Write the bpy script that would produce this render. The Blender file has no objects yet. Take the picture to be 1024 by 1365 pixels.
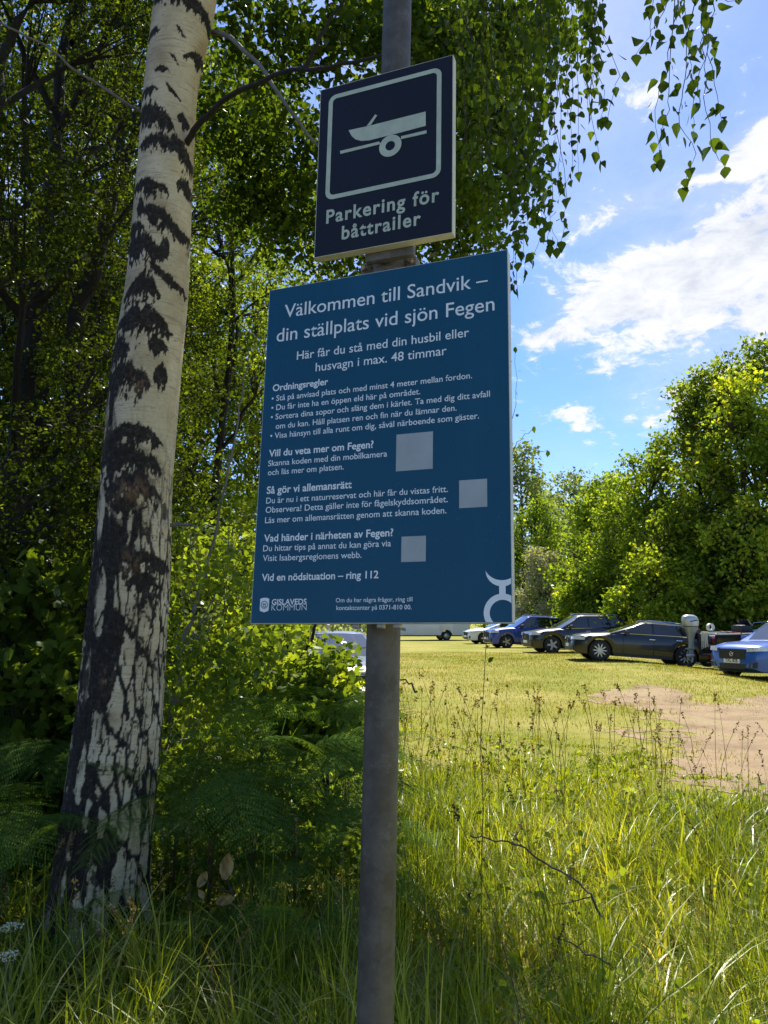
import bpy, bmesh, math, random
import numpy as np
from mathutils import Vector, Matrix
C = bpy.context.scene
R = math.radians
random.seed(7)
rng = np.random.default_rng(11)

# ------------------------------------------------------------------ camera
F, PITCH, CAMZ = 1025.0, R(8.16), 1.6
cam = bpy.data.cameras.new('camera')
cam.sensor_fit = 'VERTICAL'; cam.sensor_height = 36; cam.sensor_width = 27
cam.lens = 36 * F / 1365
cam.clip_start = 0.05; cam.clip_end = 2000
cam_o = bpy.data.objects.new('camera', cam); C.collection.objects.link(cam_o)
cam_o.location = (0, 0, CAMZ); cam_o.rotation_euler = (R(90) + PITCH, 0, 0)
C.camera = cam_o
SP, CP = math.sin(PITCH), math.cos(PITCH)

def P(px, py, Y):
    """world point seen at photo pixel (px, py) at forward distance Y"""
    u, v = (px - 512) / F, (682.5 - py) / F
    d = Vector((u, CP - v * SP, SP + v * CP))
    return Vector((0, 0, CAMZ)) + d * (Y / d.y)

# ------------------------------------------------------------------ light
SUN_AZ, SUN_EL = R(10), R(56)          # azimuth from +Y towards +X
world = bpy.data.worlds.new('World'); C.world = world; world.use_nodes = True
sun = bpy.data.lights.new('sun', 'SUN'); sun.energy = 5.0; sun.angle = R(0.53); sun.color = (1.0, 0.94, 0.84)
sun_o = bpy.data.objects.new('sun', sun); C.collection.objects.link(sun_o)
sdir = Vector((math.sin(SUN_AZ) * math.cos(SUN_EL), math.cos(SUN_AZ) * math.cos(SUN_EL), math.sin(SUN_EL)))
sun_o.rotation_euler = sdir.to_track_quat('Z', 'Y').to_euler()
sun_o.location = (0, 0, 40)
C.view_settings.view_transform = 'Standard'; C.view_settings.look = 'None'
C.view_settings.exposure = 0.88; C.view_settings.gamma = 1
C.cycles.max_bounces = 8; C.cycles.transparent_max_bounces = 16
C.cycles.use_denoising = True

class NT:
    """tiny node-tree helper"""
    def __init__(s, tree): s.t = tree; s.n = tree.nodes; s.l = tree.links
    def new(s, typ, **kw):
        n = s.n.new(typ)
        for k, v in kw.items(): setattr(n, k, v)
        return n
    def put(s, sock, v):
        if v is None: return
        if hasattr(v, 'is_output') or isinstance(v, bpy.types.NodeSocket): s.l.new(v, sock)
        else: sock.default_value = v
    def math(s, op, a, b=None, c=None, clamp=False):
        n = s.new('ShaderNodeMath', operation=op); n.use_clamp = clamp
        s.put(n.inputs[0], a); s.put(n.inputs[1], b)
        if c is not None: s.put(n.inputs[2], c)
        return n.outputs[0]
    def mix(s, f, a, b, blend='MIX'):
        n = s.new('ShaderNodeMix', data_type='RGBA', blend_type=blend)
        s.put(n.inputs[0], f); s.put(n.inputs[6], a); s.put(n.inputs[7], b)
        return n.outputs[2]
    def noise(s, vec, scale, detail=4, rough=.55, dist=0, dims='3D'):
        n = s.new('ShaderNodeTexNoise'); n.noise_dimensions = dims
        s.put(n.inputs['Vector'], vec); s.put(n.inputs['Scale'], scale); s.put(n.inputs['Detail'], detail)
        s.put(n.inputs['Roughness'], rough); s.put(n.inputs['Distortion'], dist)
        return n.outputs['Fac']
    def ramp(s, f, stops):
        n = s.new('ShaderNodeValToRGB'); r = n.color_ramp
        while len(r.elements) < len(stops): r.elements.new(.5)
        for e, (p, c) in zip(r.elements, stops): e.position = p; e.color = (*c, 1) if len(c) == 3 else c
        s.put(n.inputs[0], f)
        return n.outputs[0]
    def smooth(s, x, a, b):
        n = s.new('ShaderNodeMapRange', interpolation_type='SMOOTHSTEP'); n.clamp = True
        s.put(n.inputs[0], x); n.inputs[1].default_value = a; n.inputs[2].default_value = b
        return n.outputs[0]

def build_world():
    T = NT(world.node_tree); T.n.clear()
    out = T.new('ShaderNodeOutputWorld'); bg = T.new('ShaderNodeBackground')
    sky = T.new('ShaderNodeTexSky', sky_type='NISHITA'); sky.sun_disc = False
    sky.sun_elevation = SUN_EL; sky.sun_rotation = SUN_AZ; sky.air_density = 1.0; sky.dust_density = 0.35; sky.ozone_density = 3.0
    tc = T.new('ShaderNodeTexCoord'); sep = T.new('ShaderNodeSeparateXYZ'); T.l.new(tc.outputs['Generated'], sep.inputs[0])
    x, y, z = sep.outputs
    az = T.math('ARCTAN2', x, y); el = T.math('ARCSINE', z)
    # cloud layer: direction projected on a plane overhead
    zz = T.math('ADD', T.math('MAXIMUM', z, 0.0), 0.22)
    cx = T.new('ShaderNodeCombineXYZ'); T.put(cx.inputs[0], T.math('DIVIDE', x, zz)); T.put(cx.inputs[1], T.math('DIVIDE', y, zz)); cx.inputs[2].default_value = 3.7
    n1 = T.noise(cx.outputs[0], 3.6, 9, .64, .35)
    n2 = T.noise(cx.outputs[0], 11, 7, .64, .4)
    n3 = T.noise(cx.outputs[0], 1.3, 2, .5)
    nn = T.math('MULTIPLY_ADD', T.math('ADD', T.math('MULTIPLY', n1, .55), T.math('MULTIPLY', n2, .45)), 2.3, -.65)
    def blob(px, py, wa, we, rot, amp):
        d = (P(px, py, 1) - Vector((0, 0, CAMZ))).normalized()
        a0, e0 = math.atan2(d.x, d.y), math.asin(d.z)
        da = T.math('SUBTRACT', az, a0); de = T.math('SUBTRACT', el, e0)
        c, s_ = math.cos(rot), math.sin(rot)
        u = T.math('DIVIDE', T.math('ADD', T.math('MULTIPLY', da, c), T.math('MULTIPLY', de, s_)), wa)
        v = T.math('DIVIDE', T.math('SUBTRACT', T.math('MULTIPLY', de, c), T.math('MULTIPLY', da, s_)), we)
        q = T.math('ADD', T.math('MULTIPLY', u, u), T.math('MULTIPLY', v, v))
        return T.math('MULTIPLY', T.math('EXPONENT', T.math('MULTIPLY', q, -1)), amp)
    blobs = [(1005, 322, .155, .055, .38, .36), (850, 382, .12, .034, .24, .36), (735, 448, .05, .014, .1, .24), (1010, 195, .04, .02, .3, .24), (1060, 400, .10, .03, .2, .18),
             (850, 270, .10, .016, .15, .12), (1000, 492, .10, .014, .3, .24), (800, 560, .22, .035, .22, .11), (760, 500, .12, .02, .1, .04), (1330, 300, .4, .2, .3, .3), (-900, 300, .5, .2, 0, .25)]
    m = None
    for b in blobs:
        o = blob(*b); m = o if m is None else T.math('ADD', m, o)
    dens = T.math('ADD', nn, m)
    fac = T.smooth(dens, .66, .90)
    veil = T.math('MULTIPLY', T.smooth(T.math('ADD', n3, T.math('MULTIPLY', m, .9)), .40, .9), .42)
    fac2 = T.math('MAXIMUM', T.math('MULTIPLY', fac, .97), veil)
    shade = T.mix(T.smooth(T.math('ADD', n2, T.math('MULTIPLY', n1, .6)), .55, 1.0), (3.0, 3.2, 3.6, 1), (4.5, 4.5, 4.55, 1))
    hsv = T.new('ShaderNodeHueSaturation'); hsv.inputs['Saturation'].default_value = 1.22; hsv.inputs['Value'].default_value = .80
    T.l.new(sky.outputs[0], hsv.inputs['Color'])
    deep = T.mix(1, hsv.outputs[0], (.86, .88, 1.04, 1), 'MULTIPLY')
    col = T.mix(fac2, deep, shade)
    T.l.new(col, bg.inputs[0]); bg.inputs[1].default_value = 0.13
    T.l.new(bg.outputs[0], out.inputs[0])
build_world()

# ------------------------------------------------------------------ helpers
def link(o): C.collection.objects.link(o); return o
def tag(o, label=None, cat=None, group=None, kind=None):
    if label: o['label'] = label
    if cat: o['category'] = cat
    if group: o['group'] = group
    if kind: o['kind'] = kind
    return o
def empty(name, loc, rot=(0, 0, 0)):
    o = bpy.data.objects.new(name, None); o.location = loc; o.rotation_euler = rot; o.empty_display_size = .2
    return link(o)
def set_parent(o, parent):
    """parent keeping the child's world placement"""
    o.parent = parent
    if parent is not None: o.matrix_parent_inverse = full_matrix(parent).inverted()
def full_matrix(o):
    m = Matrix.LocRotScale(o.location, o.rotation_euler, o.scale)
    return full_matrix(o.parent) @ o.matrix_parent_inverse @ m if o.parent else m
def copy_tree(o, parent=None):
    c = o.copy(); link(c)
    if parent is not None: c.parent = parent
    for ch in list(o.children): copy_tree(ch, c)
    return c

def mesh_np(name, verts, faces, mats, parent=None, tint=None, smooth=False, mat_idx=None, local=False):
    """verts Nx3, faces list or MxK array; tint = per-vertex float attribute. local: child coordinates"""
    me = bpy.data.meshes.new(name)
    verts = np.asarray(verts, dtype=np.float32)
    if isinstance(faces, np.ndarray):
        M, K = faces.shape
        me.vertices.add(len(verts)); me.vertices.foreach_set('co', verts.ravel())
        me.loops.add(M * K); me.loops.foreach_set('vertex_index', faces.astype(np.int32).ravel())
        me.polygons.add(M); me.polygons.foreach_set('loop_start', np.arange(0, M * K, K, dtype=np.int32))
        me.update(calc_edges=True); me.validate()
    else:
        me.from_pydata([tuple(map(float, v)) for v in verts], [], [tuple(int(i) for i in f) for f in faces]); me.update()
    if tint is not None:
        a = me.attributes.new('tint', 'FLOAT', 'POINT'); a.data.foreach_set('value', np.asarray(tint, dtype=np.float32))
    if smooth: me.polygons.foreach_set('use_smooth', np.ones(len(me.polygons), dtype=bool))
    for m in (mats if isinstance(mats, (list, tuple)) else [mats]): me.materials.append(m)
    if mat_idx is not None: me.polygons.foreach_set('material_index', np.asarray(mat_idx, dtype=np.int32))
    o = link(bpy.data.objects.new(name, me))
    if parent is not None:
        if local: o.parent = parent
        else: set_parent(o, parent)
    return o

class MB:
    """collects simple shapes into one mesh"""
    def __init__(s): s.v = []; s.f = []; s.m = []
    def add(s, verts, faces, mi=0):
        k = len(s.v); s.v += [tuple(v) for v in verts]; s.f += [tuple(i + k for i in f) for f in faces]; s.m += [mi] * len(faces)
        return s
    def box(s, c, d, rot=None, mi=0, bev=0):
        bm = bmesh.new(); bmesh.ops.create_cube(bm, size=1)
        for v in bm.verts: v.co = Vector((v.co.x * d[0], v.co.y * d[1], v.co.z * d[2]))
        if bev: bmesh.ops.bevel(bm, geom=bm.edges[:], offset=bev, segments=2, affect='EDGES', profile=.6)
        M = rot.to_4x4() if rot is not None else Matrix.Identity(4)
        bm.verts.index_update()
        s.add([M @ v.co + Vector(c) for v in bm.verts], [[v.index for v in f.verts] for f in bm.faces], mi); bm.free()
        return s
    def tube(s, pts, rad, n=8, mi=0, cap=True):
        pts = [Vector(p) for p in pts]; N = len(pts)
        rad = [rad] * N if isinstance(rad, (int, float)) else rad
        vs, fs = [], []; up = Vector((.3, .2, 1)).normalized()
        for i, p in enumerate(pts):
            t = (pts[min(i + 1, N - 1)] - pts[max(i - 1, 0)]).normalized()
            a = t.cross(up)
            if a.length < .05: a = t.cross(Vector((1, 0, 0)))
            a.normalize(); b = t.cross(a); up = b if False else up
            for k in range(n):
                an = 2 * math.pi * k / n
                vs.append(p + (a * math.cos(an) + b * math.sin(an)) * rad[i])
        for i in range(N - 1):
            for k in range(n):
                fs.append((i * n + k, i * n + (k + 1) % n, (i + 1) * n + (k + 1) % n, (i + 1) * n + k))
        if cap:
            fs.append(tuple(range(n - 1, -1, -1))); fs.append(tuple(range((N - 1) * n, N * n)))
        return s.add(vs, fs, mi)
    def lathe(s, prof, axis='y', n=24, c=(0, 0, 0), mi=0, closed=False):
        """prof: (r, t) pairs turned about the axis"""
        vs, fs = [], []; c = Vector(c)
        for r, t in prof:
            for k in range(n):
                a = 2 * math.pi * k / n; q = (r * math.cos(a), r * math.sin(a))
                vs.append(c + Vector({'y': (q[0], t, q[1]), 'z': (q[0], q[1], t), 'x': (t, q[0], q[1])}[axis]))
        L = len(prof)
        for i in range(L if closed else L - 1):
            j = (i + 1) % L
            for k in range(n): fs.append((i * n + k, i * n + (k + 1) % n, j * n + (k + 1) % n, j * n + k))
        if not closed:
            fs.append(tuple(range(n))); fs.append(tuple(range((L - 1) * n, L * n))[::-1])
        return s.add(vs, fs, mi)
    def plate(s, poly, fn0, fn1, mi=0):
        """prism between two images of a 2-D outline"""
        n = len(poly); a = [fn0(*p) for p in poly]; b = [fn1(*p) for p in poly]
        return s.add(a + b, [tuple(range(n))[::-1], tuple(range(n, 2 * n))] + [(i, (i + 1) % n, n + (i + 1) % n, n + i) for i in range(n)], mi)
    def build(s, name, mats, parent=None, smooth=False, local=False, fix=True):
        o = mesh_np(name, np.array(s.v), s.f, mats, parent, smooth=False, mat_idx=s.m, local=local)
        me = o.data
        if fix:
            bm = bmesh.new(); bm.from_mesh(me); bmesh.ops.recalc_face_normals(bm, faces=bm.faces); bm.to_mesh(me); bm.free()
        if smooth:
            try: me.shade_smooth(); me.set_sharp_from_angle(angle=R(38))
            except Exception: me.polygons.foreach_set('use_smooth', np.ones(len(me.polygons), dtype=bool))
        return o

# value noise for authored surfaces
def vnoise(p, seed=0):
    """smooth value noise, p: N x D array -> 0..1"""
    p = np.asarray(p, dtype=np.float64); i = np.floor(p).astype(np.int64); f = p - i; f = f * f * (3 - 2 * f)
    D = p.shape[1]; out = 0
    for c in range(2 ** D):
        b = np.array([(c >> d) & 1 for d in range(D)]); q = i + b
        h = seed * 1013
        for d in range(D): h = (h * 31 + q[:, d] * (374761393, 668265263, 2147483647 // 3)[d]) & 0x7fffffff; h = ((h ^ (h >> 13)) * 1274126177) & 0x7fffffff
        v = ((h ^ (h >> 16)) & 0xffff) / 65535.0
        out = out + v * np.prod(np.where(b, f, 1 - f), axis=1)
    return out
def fbm(p, oct=4, seed=0, gain=.5):
    a, s, t = 1.0, 0, 0
    for k in range(oct): s = s + a * vnoise(p * 2 ** k, seed + k); t += a; a *= gain
    return s / t
def sst(x, a, b):
    t = np.clip((np.asarray(x, dtype=float) - a) / (b - a), 0, 1); return t * t * (3 - 2 * t)

# ------------------------------------------------------------------ materials
def material(name):
    m = bpy.data.materials.new(name); m.use_nodes = True
    T = NT(m.node_tree); T.n.clear(); out = T.new('ShaderNodeOutputMaterial')
    return m, T, out
def coords(T): return T.new('ShaderNodeTexCoord').outputs['Object']
def simple(name, col, rough=.5, metal=0, var=.12, scale=8, bump=0, coat=0, spec=.5, bump_scale=60):
    m, T, out = material(name); b = T.new('ShaderNodeBsdfPrincipled'); co = coords(T)
    n = T.noise(co, scale, 6, .6)
    lo = tuple(c * (1 - var) for c in col); hi = tuple(min(1, c * (1 + var)) for c in col)
    T.put(b.inputs['Base Color'], T.ramp(n, [(.3, lo), (.7, hi)]))
    T.put(b.inputs['Roughness'], T.math('MULTIPLY_ADD', n, .16 * rough, rough * .92)); b.inputs['Metallic'].default_value = metal
    b.inputs['Specular IOR Level'].default_value = spec
    if coat: b.inputs['Coat Weight'].default_value = coat; b.inputs['Coat Roughness'].default_value = .04
    if bump:
        bp = T.new('ShaderNodeBump'); bp.inputs['Strength'].default_value = bump; bp.inputs['Distance'].default_value = .01
        T.l.new(T.noise(co, bump_scale, 5, .65), bp.inputs['Height']); T.l.new(bp.outputs[0], b.inputs['Normal'])
    T.l.new(b.outputs[0], out.inputs[0])
    return m
def leaf_mat(name, stops, trans=.45, gloss=.018, tboost=2.1):
    """thin leaves: diffuse + translucent + a little gloss; colour from the 'tint' attribute"""
    m, T, out = material(name)
    at = T.new('ShaderNodeAttribute'); at.attribute_name = 'tint'
    col = T.ramp(at.outputs['Fac'], stops)
    d = T.new('ShaderNodeBsdfDiffuse'); T.l.new(col, d.inputs[0])
    t = T.new('ShaderNodeBsdfTranslucent'); tc = T.mix(1, col, (tboost, tboost * .9, tboost * .22, 1), 'MULTIPLY'); T.l.new(tc, t.inputs[0])
    mx = T.new('ShaderNodeMixShader'); mx.inputs[0].default_value = trans; T.l.new(d.outputs[0], mx.inputs[1]); T.l.new(t.outputs[0], mx.inputs[2])
    g = T.new('ShaderNodeBsdfGlossy'); g.inputs['Roughness'].default_value = .38; g.inputs[0].default_value = (.9, .95, .9, 1)
    fr = T.new('ShaderNodeFresnel'); fr.inputs[0].default_value = 1.4
    mx2 = T.new('ShaderNodeMixShader'); T.put(mx2.inputs[0], T.math('MULTIPLY', fr.outputs[0], gloss * 3)); T.l.new(mx.outputs[0], mx2.inputs[1]); T.l.new(g.outputs[0], mx2.inputs[2])
    T.l.new(mx2.outputs[0], out.inputs[0])
    return m
M = {}
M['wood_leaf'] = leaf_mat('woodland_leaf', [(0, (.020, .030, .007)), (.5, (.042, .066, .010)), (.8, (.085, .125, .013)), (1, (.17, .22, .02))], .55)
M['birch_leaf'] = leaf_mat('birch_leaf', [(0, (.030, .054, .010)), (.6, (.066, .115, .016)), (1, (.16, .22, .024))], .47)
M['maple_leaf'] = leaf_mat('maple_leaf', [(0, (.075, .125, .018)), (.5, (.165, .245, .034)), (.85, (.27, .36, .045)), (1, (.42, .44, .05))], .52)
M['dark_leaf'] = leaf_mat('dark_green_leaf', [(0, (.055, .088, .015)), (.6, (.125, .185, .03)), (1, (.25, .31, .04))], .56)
M['hazy_far_leaf'] = leaf_mat('hazy_far_leaf', [(0, (.12, .165, .10)), (.6, (.19, .25, .125)), (1, (.27, .34, .15))], .45)  # distance haze put into the colour: greyer, paler greens
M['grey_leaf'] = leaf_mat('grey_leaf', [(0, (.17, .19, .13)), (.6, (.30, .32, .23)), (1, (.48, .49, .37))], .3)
M['fern'] = leaf_mat('fern_frond', [(0, (.045, .085, .018)), (.6, (.09, .16, .034)), (1, (.14, .22, .05))], .45, 0)
M['grass'] = leaf_mat('tall_grass_blade', [(0, (.07, .115, .014)), (.4, (.19, .245, .025)), (.75, (.34, .37, .045)), (1, (.55, .48, .20))], .5, .012, 1.7)
M['lawn'] = leaf_mat('meadow_blade', [(0, (.15, .175, .025)), (.5, (.29, .285, .05)), (1, (.48, .40, .14))], .4, .01, 1.4)
M['straw'] = leaf_mat('dry_straw', [(0, (.14, .10, .045)), (.6, (.22, .165, .07)), (1, (.28, .21, .095))], .3, .005, 1.2)
M['seed'] = leaf_mat('seed_head', [(0, (.05, .03, .018)), (.6, (.11, .065, .035)), (1, (.2, .13, .07))], .2, .01, 1.2)
M['withered'] = leaf_mat('withered_leaf', [(0, (.2, .12, .05)), (1, (.45, .34, .17))], .35, .01)
M['bark_dark'] = simple('dark_bark', (.020, .017, .013), .9, var=.5, scale=14, bump=.8, bump_scale=40)
M['twig'] = simple('birch_twig', (.05, .036, .026), .8, var=.3, scale=20)
M['grey_twig'] = simple('grey_twig', (.16, .145, .115), .8, var=.3, scale=25, bump=.3)
M['blue_face'] = None

# ------------------------------------------------------------------ terrain
def gz(x, y):
    x = np.asarray(x, dtype=float); y = np.asarray(y, dtype=float)
    return .28 * sst(y, 9, 27) - .30 * sst(x, 8, 11.8) * sst(y, 12, 20) * (1 - sst(y, 27, 33)) + .02 * np.sin(x * .9 + 1.3) * np.sin(y * .7)
SAND_PX = [(800, 926), (868, 915), (930, 936), (1024, 926), (1200, 925), (1500, 1010), (1500, 1250), (1150, 1150), (1024, 1078), (960, 1020), (900, 978), (850, 952)]
def gpt(px, py):
    u, v = (px - 512) / F, (682.5 - py) / F
    d = Vector((u, CP - v * SP, SP + v * CP)); t = CAMZ / -d.z; x, y = d.x * t, d.y * t
    for _ in range(6):
        t = (CAMZ - float(gz(x, y))) / -d.z; x, y = d.x * t, d.y * t
    return x, y
SAND = [gpt(*p) for p in SAND_PX]
def poly_dist(x, y, poly):
    """signed distance (positive inside)"""
    x = np.asarray(x); y = np.asarray(y); ins = np.zeros(x.shape, bool); dm = np.full(x.shape, 1e9)
    n = len(poly)
    for i in range(n):
        x0, y0 = poly[i]; x1, y1 = poly[(i + 1) % n]
        c = (y0 > y) != (y1 > y)
        with np.errstate(divide='ignore', invalid='ignore'):
            ins ^= c & (x < (x1 - x0) * (y - y0) / (y1 - y0 + 1e-12) + x0)
        dx, dy = x1 - x0, y1 - y0; t = np.clip(((x - x0) * dx + (y - y0) * dy) / (dx * dx + dy * dy + 1e-12), 0, 1)
        dm = np.minimum(dm, np.hypot(x - x0 - t * dx, y - y0 - t * dy))
    return np.where(ins, dm, -dm)
def sandness(x, y):
    d = poly_dist(x, y, SAND); p = np.stack([np.ravel(x), np.ravel(y)], 1)
    n = fbm(p * np.array([.9, .6]), 5, 3).reshape(np.shape(x)); n2 = fbm(p * 4, 4, 9, .6).reshape(np.shape(x))
    return np.clip(d / 1.6, -1, .55) * .75 + (n - .5) * 1.0 + (n2 - .5) * .6

def ground_material():
    m, T, out = material('meadow_soil'); b = T.new('ShaderNodeBsdfPrincipled'); co = coords(T)
    n1 = T.noise(co, .35, 5, .6); n2 = T.noise(co, 3.0, 6, .65); n3 = T.noise(co, 28, 5, .7)
    dry = T.ramp(n2, [(.3, (.25, .235, .05)), (.55, (.33, .29, .075)), (.75, (.40, .32, .13))])
    green = T.ramp(n3, [(.3, (.15, .17, .025)), (.7, (.27, .27, .045))])
    col = T.mix(T.smooth(n1, .38, .62), green, dry)
    sep = T.new('ShaderNodeSeparateXYZ'); T.l.new(co, sep.inputs[0])
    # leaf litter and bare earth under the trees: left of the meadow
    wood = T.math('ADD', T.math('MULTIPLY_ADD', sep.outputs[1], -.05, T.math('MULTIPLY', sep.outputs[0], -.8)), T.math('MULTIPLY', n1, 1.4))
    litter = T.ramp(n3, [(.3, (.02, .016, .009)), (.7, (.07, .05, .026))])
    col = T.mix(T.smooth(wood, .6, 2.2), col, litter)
    T.put(b.inputs['Base Color'], col); b.inputs['Roughness'].default_value = .95; b.inputs['Specular IOR Level'].default_value = .1
    bp = T.new('ShaderNodeBump'); bp.inputs['Strength'].default_value = .8; bp.inputs['Distance'].default_value = .04; T.l.new(n3, bp.inputs['Height']); T.l.new(bp.outputs[0], b.inputs['Normal'])
    T.l.new(b.outputs[0], out.inputs[0]); return m
def sand_material():
    m, T, out = material('sandy_track'); b = T.new('ShaderNodeBsdfPrincipled'); co = coords(T)
    n1 = T.noise(co, 1.1, 6, .65); n2 = T.noise(co, 14, 6, .7); n3 = T.noise(co, 90, 4, .7)
    col = T.mix(T.math('MULTIPLY', n2, .8), T.ramp(n1, [(.36, (.15, .105, .055)), (.5, (.28, .195, .11)), (.64, (.40, .295, .18))]), T.ramp(n3, [(.35, (.17, .125, .07)), (.65, (.48, .37, .24))]))
    col = T.mix(T.math('MULTIPLY', T.smooth(T.math('ADD', n1, T.math('MULTIPLY', n2, .5)), .78, .95), .6), col, (.20, .19, .05, 1))
    T.put(b.inputs['Base Color'], col); b.inputs['Roughness'].default_value = .95; b.inputs['Specular IOR Level'].default_value = .1
    bp = T.new('ShaderNodeBump'); bp.inputs['Strength'].default_value = .9; bp.inputs['Distance'].default_value = .03; T.l.new(n2, bp.inputs['Height']); T.l.new(bp.outputs[0], b.inputs['Normal'])
    T.l.new(b.outputs[0], out.inputs[0]); return m

def build_ground():
    ys = np.concatenate([np.linspace(-40, -2, 12), np.linspace(-1, 45, 140), np.linspace(46, 110, 30), np.linspace(120, 900, 14)])
    xs = np.concatenate([-np.linspace(900, 40, 12), np.linspace(-36, 36, 130), np.linspace(40, 900, 12)])
    X, Y = np.meshgrid(xs, ys); Z = gz(X, Y)
    nx = len(xs); ii = np.arange(len(ys) - 1)[:, None] * nx + np.arange(nx - 1)[None, :]
    f = np.stack([ii, ii + 1, ii + nx + 1, ii + nx], -1).reshape(-1, 4)
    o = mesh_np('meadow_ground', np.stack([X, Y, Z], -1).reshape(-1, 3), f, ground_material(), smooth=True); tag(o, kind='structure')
    # sandy track: ragged sheet
    st = .03; xs = np.arange(2, 19, st); ys = np.arange(5, 23, st); X, Y = np.meshgrid(xs, ys)
    s = sandness(X, Y); Z = gz(X, Y) + .005
    nx = len(xs); ii = np.arange(len(ys) - 1)[:, None] * nx + np.arange(nx - 1)[None, :]
    keep = (s[:-1, :-1] + s[1:, 1:] + s[1:, :-1] + s[:-1, 1:]) / 4 > -.08
    f = np.stack([ii, ii + 1, ii + nx + 1, ii + nx], -1)[keep]
    V = np.stack([X, Y, Z], -1).reshape(-1, 3); used, inv = np.unique(f, return_inverse=True)
    o = mesh_np('sandy_track', V[used], inv.reshape(f.shape), sand_material(), smooth=True); tag(o, kind='structure')
build_ground()

# ------------------------------------------------------------------ leaves and branches
KITE = (np.array([(0, 0, 0), (.34, .42, .05), (0, 1, -.04), (-.34, .42, .05)]), np.array([(0, 1, 2, 3)]))
OVAL = (np.array([(0, 0, 0), (.25, .22, .05), (.3, .55, .06), (0, 1, -.06), (-.3, .55, .06), (-.25, .22, .05), (0, .5, 0)]),
        np.array([(0, 1, 2, 6), (6, 2, 3, 3), (0, 6, 4, 5), (6, 3, 3, 4)]))
BIRCH = (np.array([(0, 0, 0), (.30, .12, .04), (.40, .33, .05), (.22, .66, .02), (0, 1.06, -.06), (-.22, .66, .02), (-.40, .33, .05), (-.30, .12, .04), (0, .4, 0)]),
         np.array([(0, 1, 2, 8), (8, 2, 3, 4), (8, 4, 5, 6), (0, 8, 6, 7)]))
MAPLE = (np.array([(0, 0, 0), (.32, .08, .03), (.55, .42, -.05), (.2, .45, .04), (.3, .75, -.02), (0, 1.05, -.08), (-.3, .75, -.02), (-.2, .45, .04), (-.55, .42, -.05), (-.32, .08, .03)]),
         np.array([(0, 1, 2, 3), (0, 3, 7, 0), (3, 4, 5, 7), (7, 5, 6, 6), (0, 7, 8, 9)]))
def unit(v): return v / np.maximum(np.linalg.norm(v, axis=-1, keepdims=True), 1e-9)
def leaf_cloud(pos, size, tint, shape=KITE, up=.5, droop=0, out=None, g=rng):
    """one leaf per position; returns verts, faces, tints"""
    n = len(pos); nor = g.normal(size=(n, 3)) * .8 + np.array([0, 0, up]); 
    if out is not None: nor = nor + out * .7
    nor = unit(nor); ax = g.normal(size=(n, 3)); ax[:, 2] -= droop; ax = unit(ax - nor * (ax * nor).sum(1, keepdims=True)); bx = np.cross(ax, nor)
    tv, tf = shape; k = len(tv); s = np.asarray(size).reshape(-1, 1, 1)
    V = pos[:, None, :] + s * (tv[None, :, 0:1] * bx[:, None] + tv[None, :, 1:2] * ax[:, None] + tv[None, :, 2:3] * nor[:, None])
    Fc = tf[None] + (np.arange(n) * k)[:, None, None]
    return V.reshape(-1, 3), Fc.reshape(-1, 4), np.repeat(tint, k)
def leaf_object(name, cloud, mat, parent):
    V, Fc, t = cloud
    if (Fc[:, 2] == Fc[:, 3]).any() or (Fc[:, 0] == Fc[:, 3]).any():
        tri = np.concatenate([Fc[:, [0, 1, 2]], Fc[:, [0, 2, 3]]]); ok = (tri[:, 0] != tri[:, 2]) & (tri[:, 1] != tri[:, 2]) & (tri[:, 0] != tri[:, 1]); Fc = tri[ok]
    return mesh_np(name, V, Fc, mat, parent, tint=t)

def lobes_crown(lobes, n, leaf, g, tint_mean=.45, tint_var=.25, shell=.45, twigs=True):
    """leaves gathered in branch sprays inside each lobe. lobes: (x, y, z, rx, rz)"""
    L = np.array(lobes); w = L[:, 3] ** 2 * L[:, 4]; w = w / w.sum()
    nsp = max(1, n // 16); li = g.choice(len(L), nsp, p=w)
    d = unit(g.normal(size=(nsp, 3))); r = shell + (1 - shell) * g.random(nsp) ** .6
    rad = np.stack([L[li, 3], L[li, 3], L[li, 4]], 1)
    c = L[li, :3] + d * r[:, None] * rad * (.85 + .3 * g.random((nsp, 1)))
    lobe_t = g.normal(0, .12, len(L))[li]
    spr_t = tint_mean + lobe_t + g.normal(0, tint_var * .6, nsp)
    # each spray: 16 leaves along an outward, slightly drooping twig
    ax = unit(d + g.normal(size=(nsp, 3)) * .6 + np.array([0, 0, -.15])); k = 16
    t = g.random((nsp, k, 1)); ln = leaf * 4.2
    pos = c[:, None] + ax[:, None] * (t - .5) * ln + g.normal(size=(nsp, k, 3)) * leaf * .9
    pos[..., 2] -= (t[..., 0] ** 2) * leaf * 1.2
    tint = np.clip(spr_t[:, None] + g.normal(0, tint_var * .5, (nsp, k)), 0, 1)
    outn = np.repeat(d, k, 0)
    return pos.reshape(-1, 3), leaf * (.65 + .7 * g.random(nsp * k)), tint.ravel(), outn
def wob(a, b, n, amp, g):
    a = np.array(a, float); b = np.array(b, float); t = np.linspace(0, 1, n)[:, None]
    p = a + (b - a) * t; o = np.cumsum(g.normal(size=(n, 3)) * amp, 0); o -= o[0] + (o[-1] - o[0]) * t
    return p + o

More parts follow.
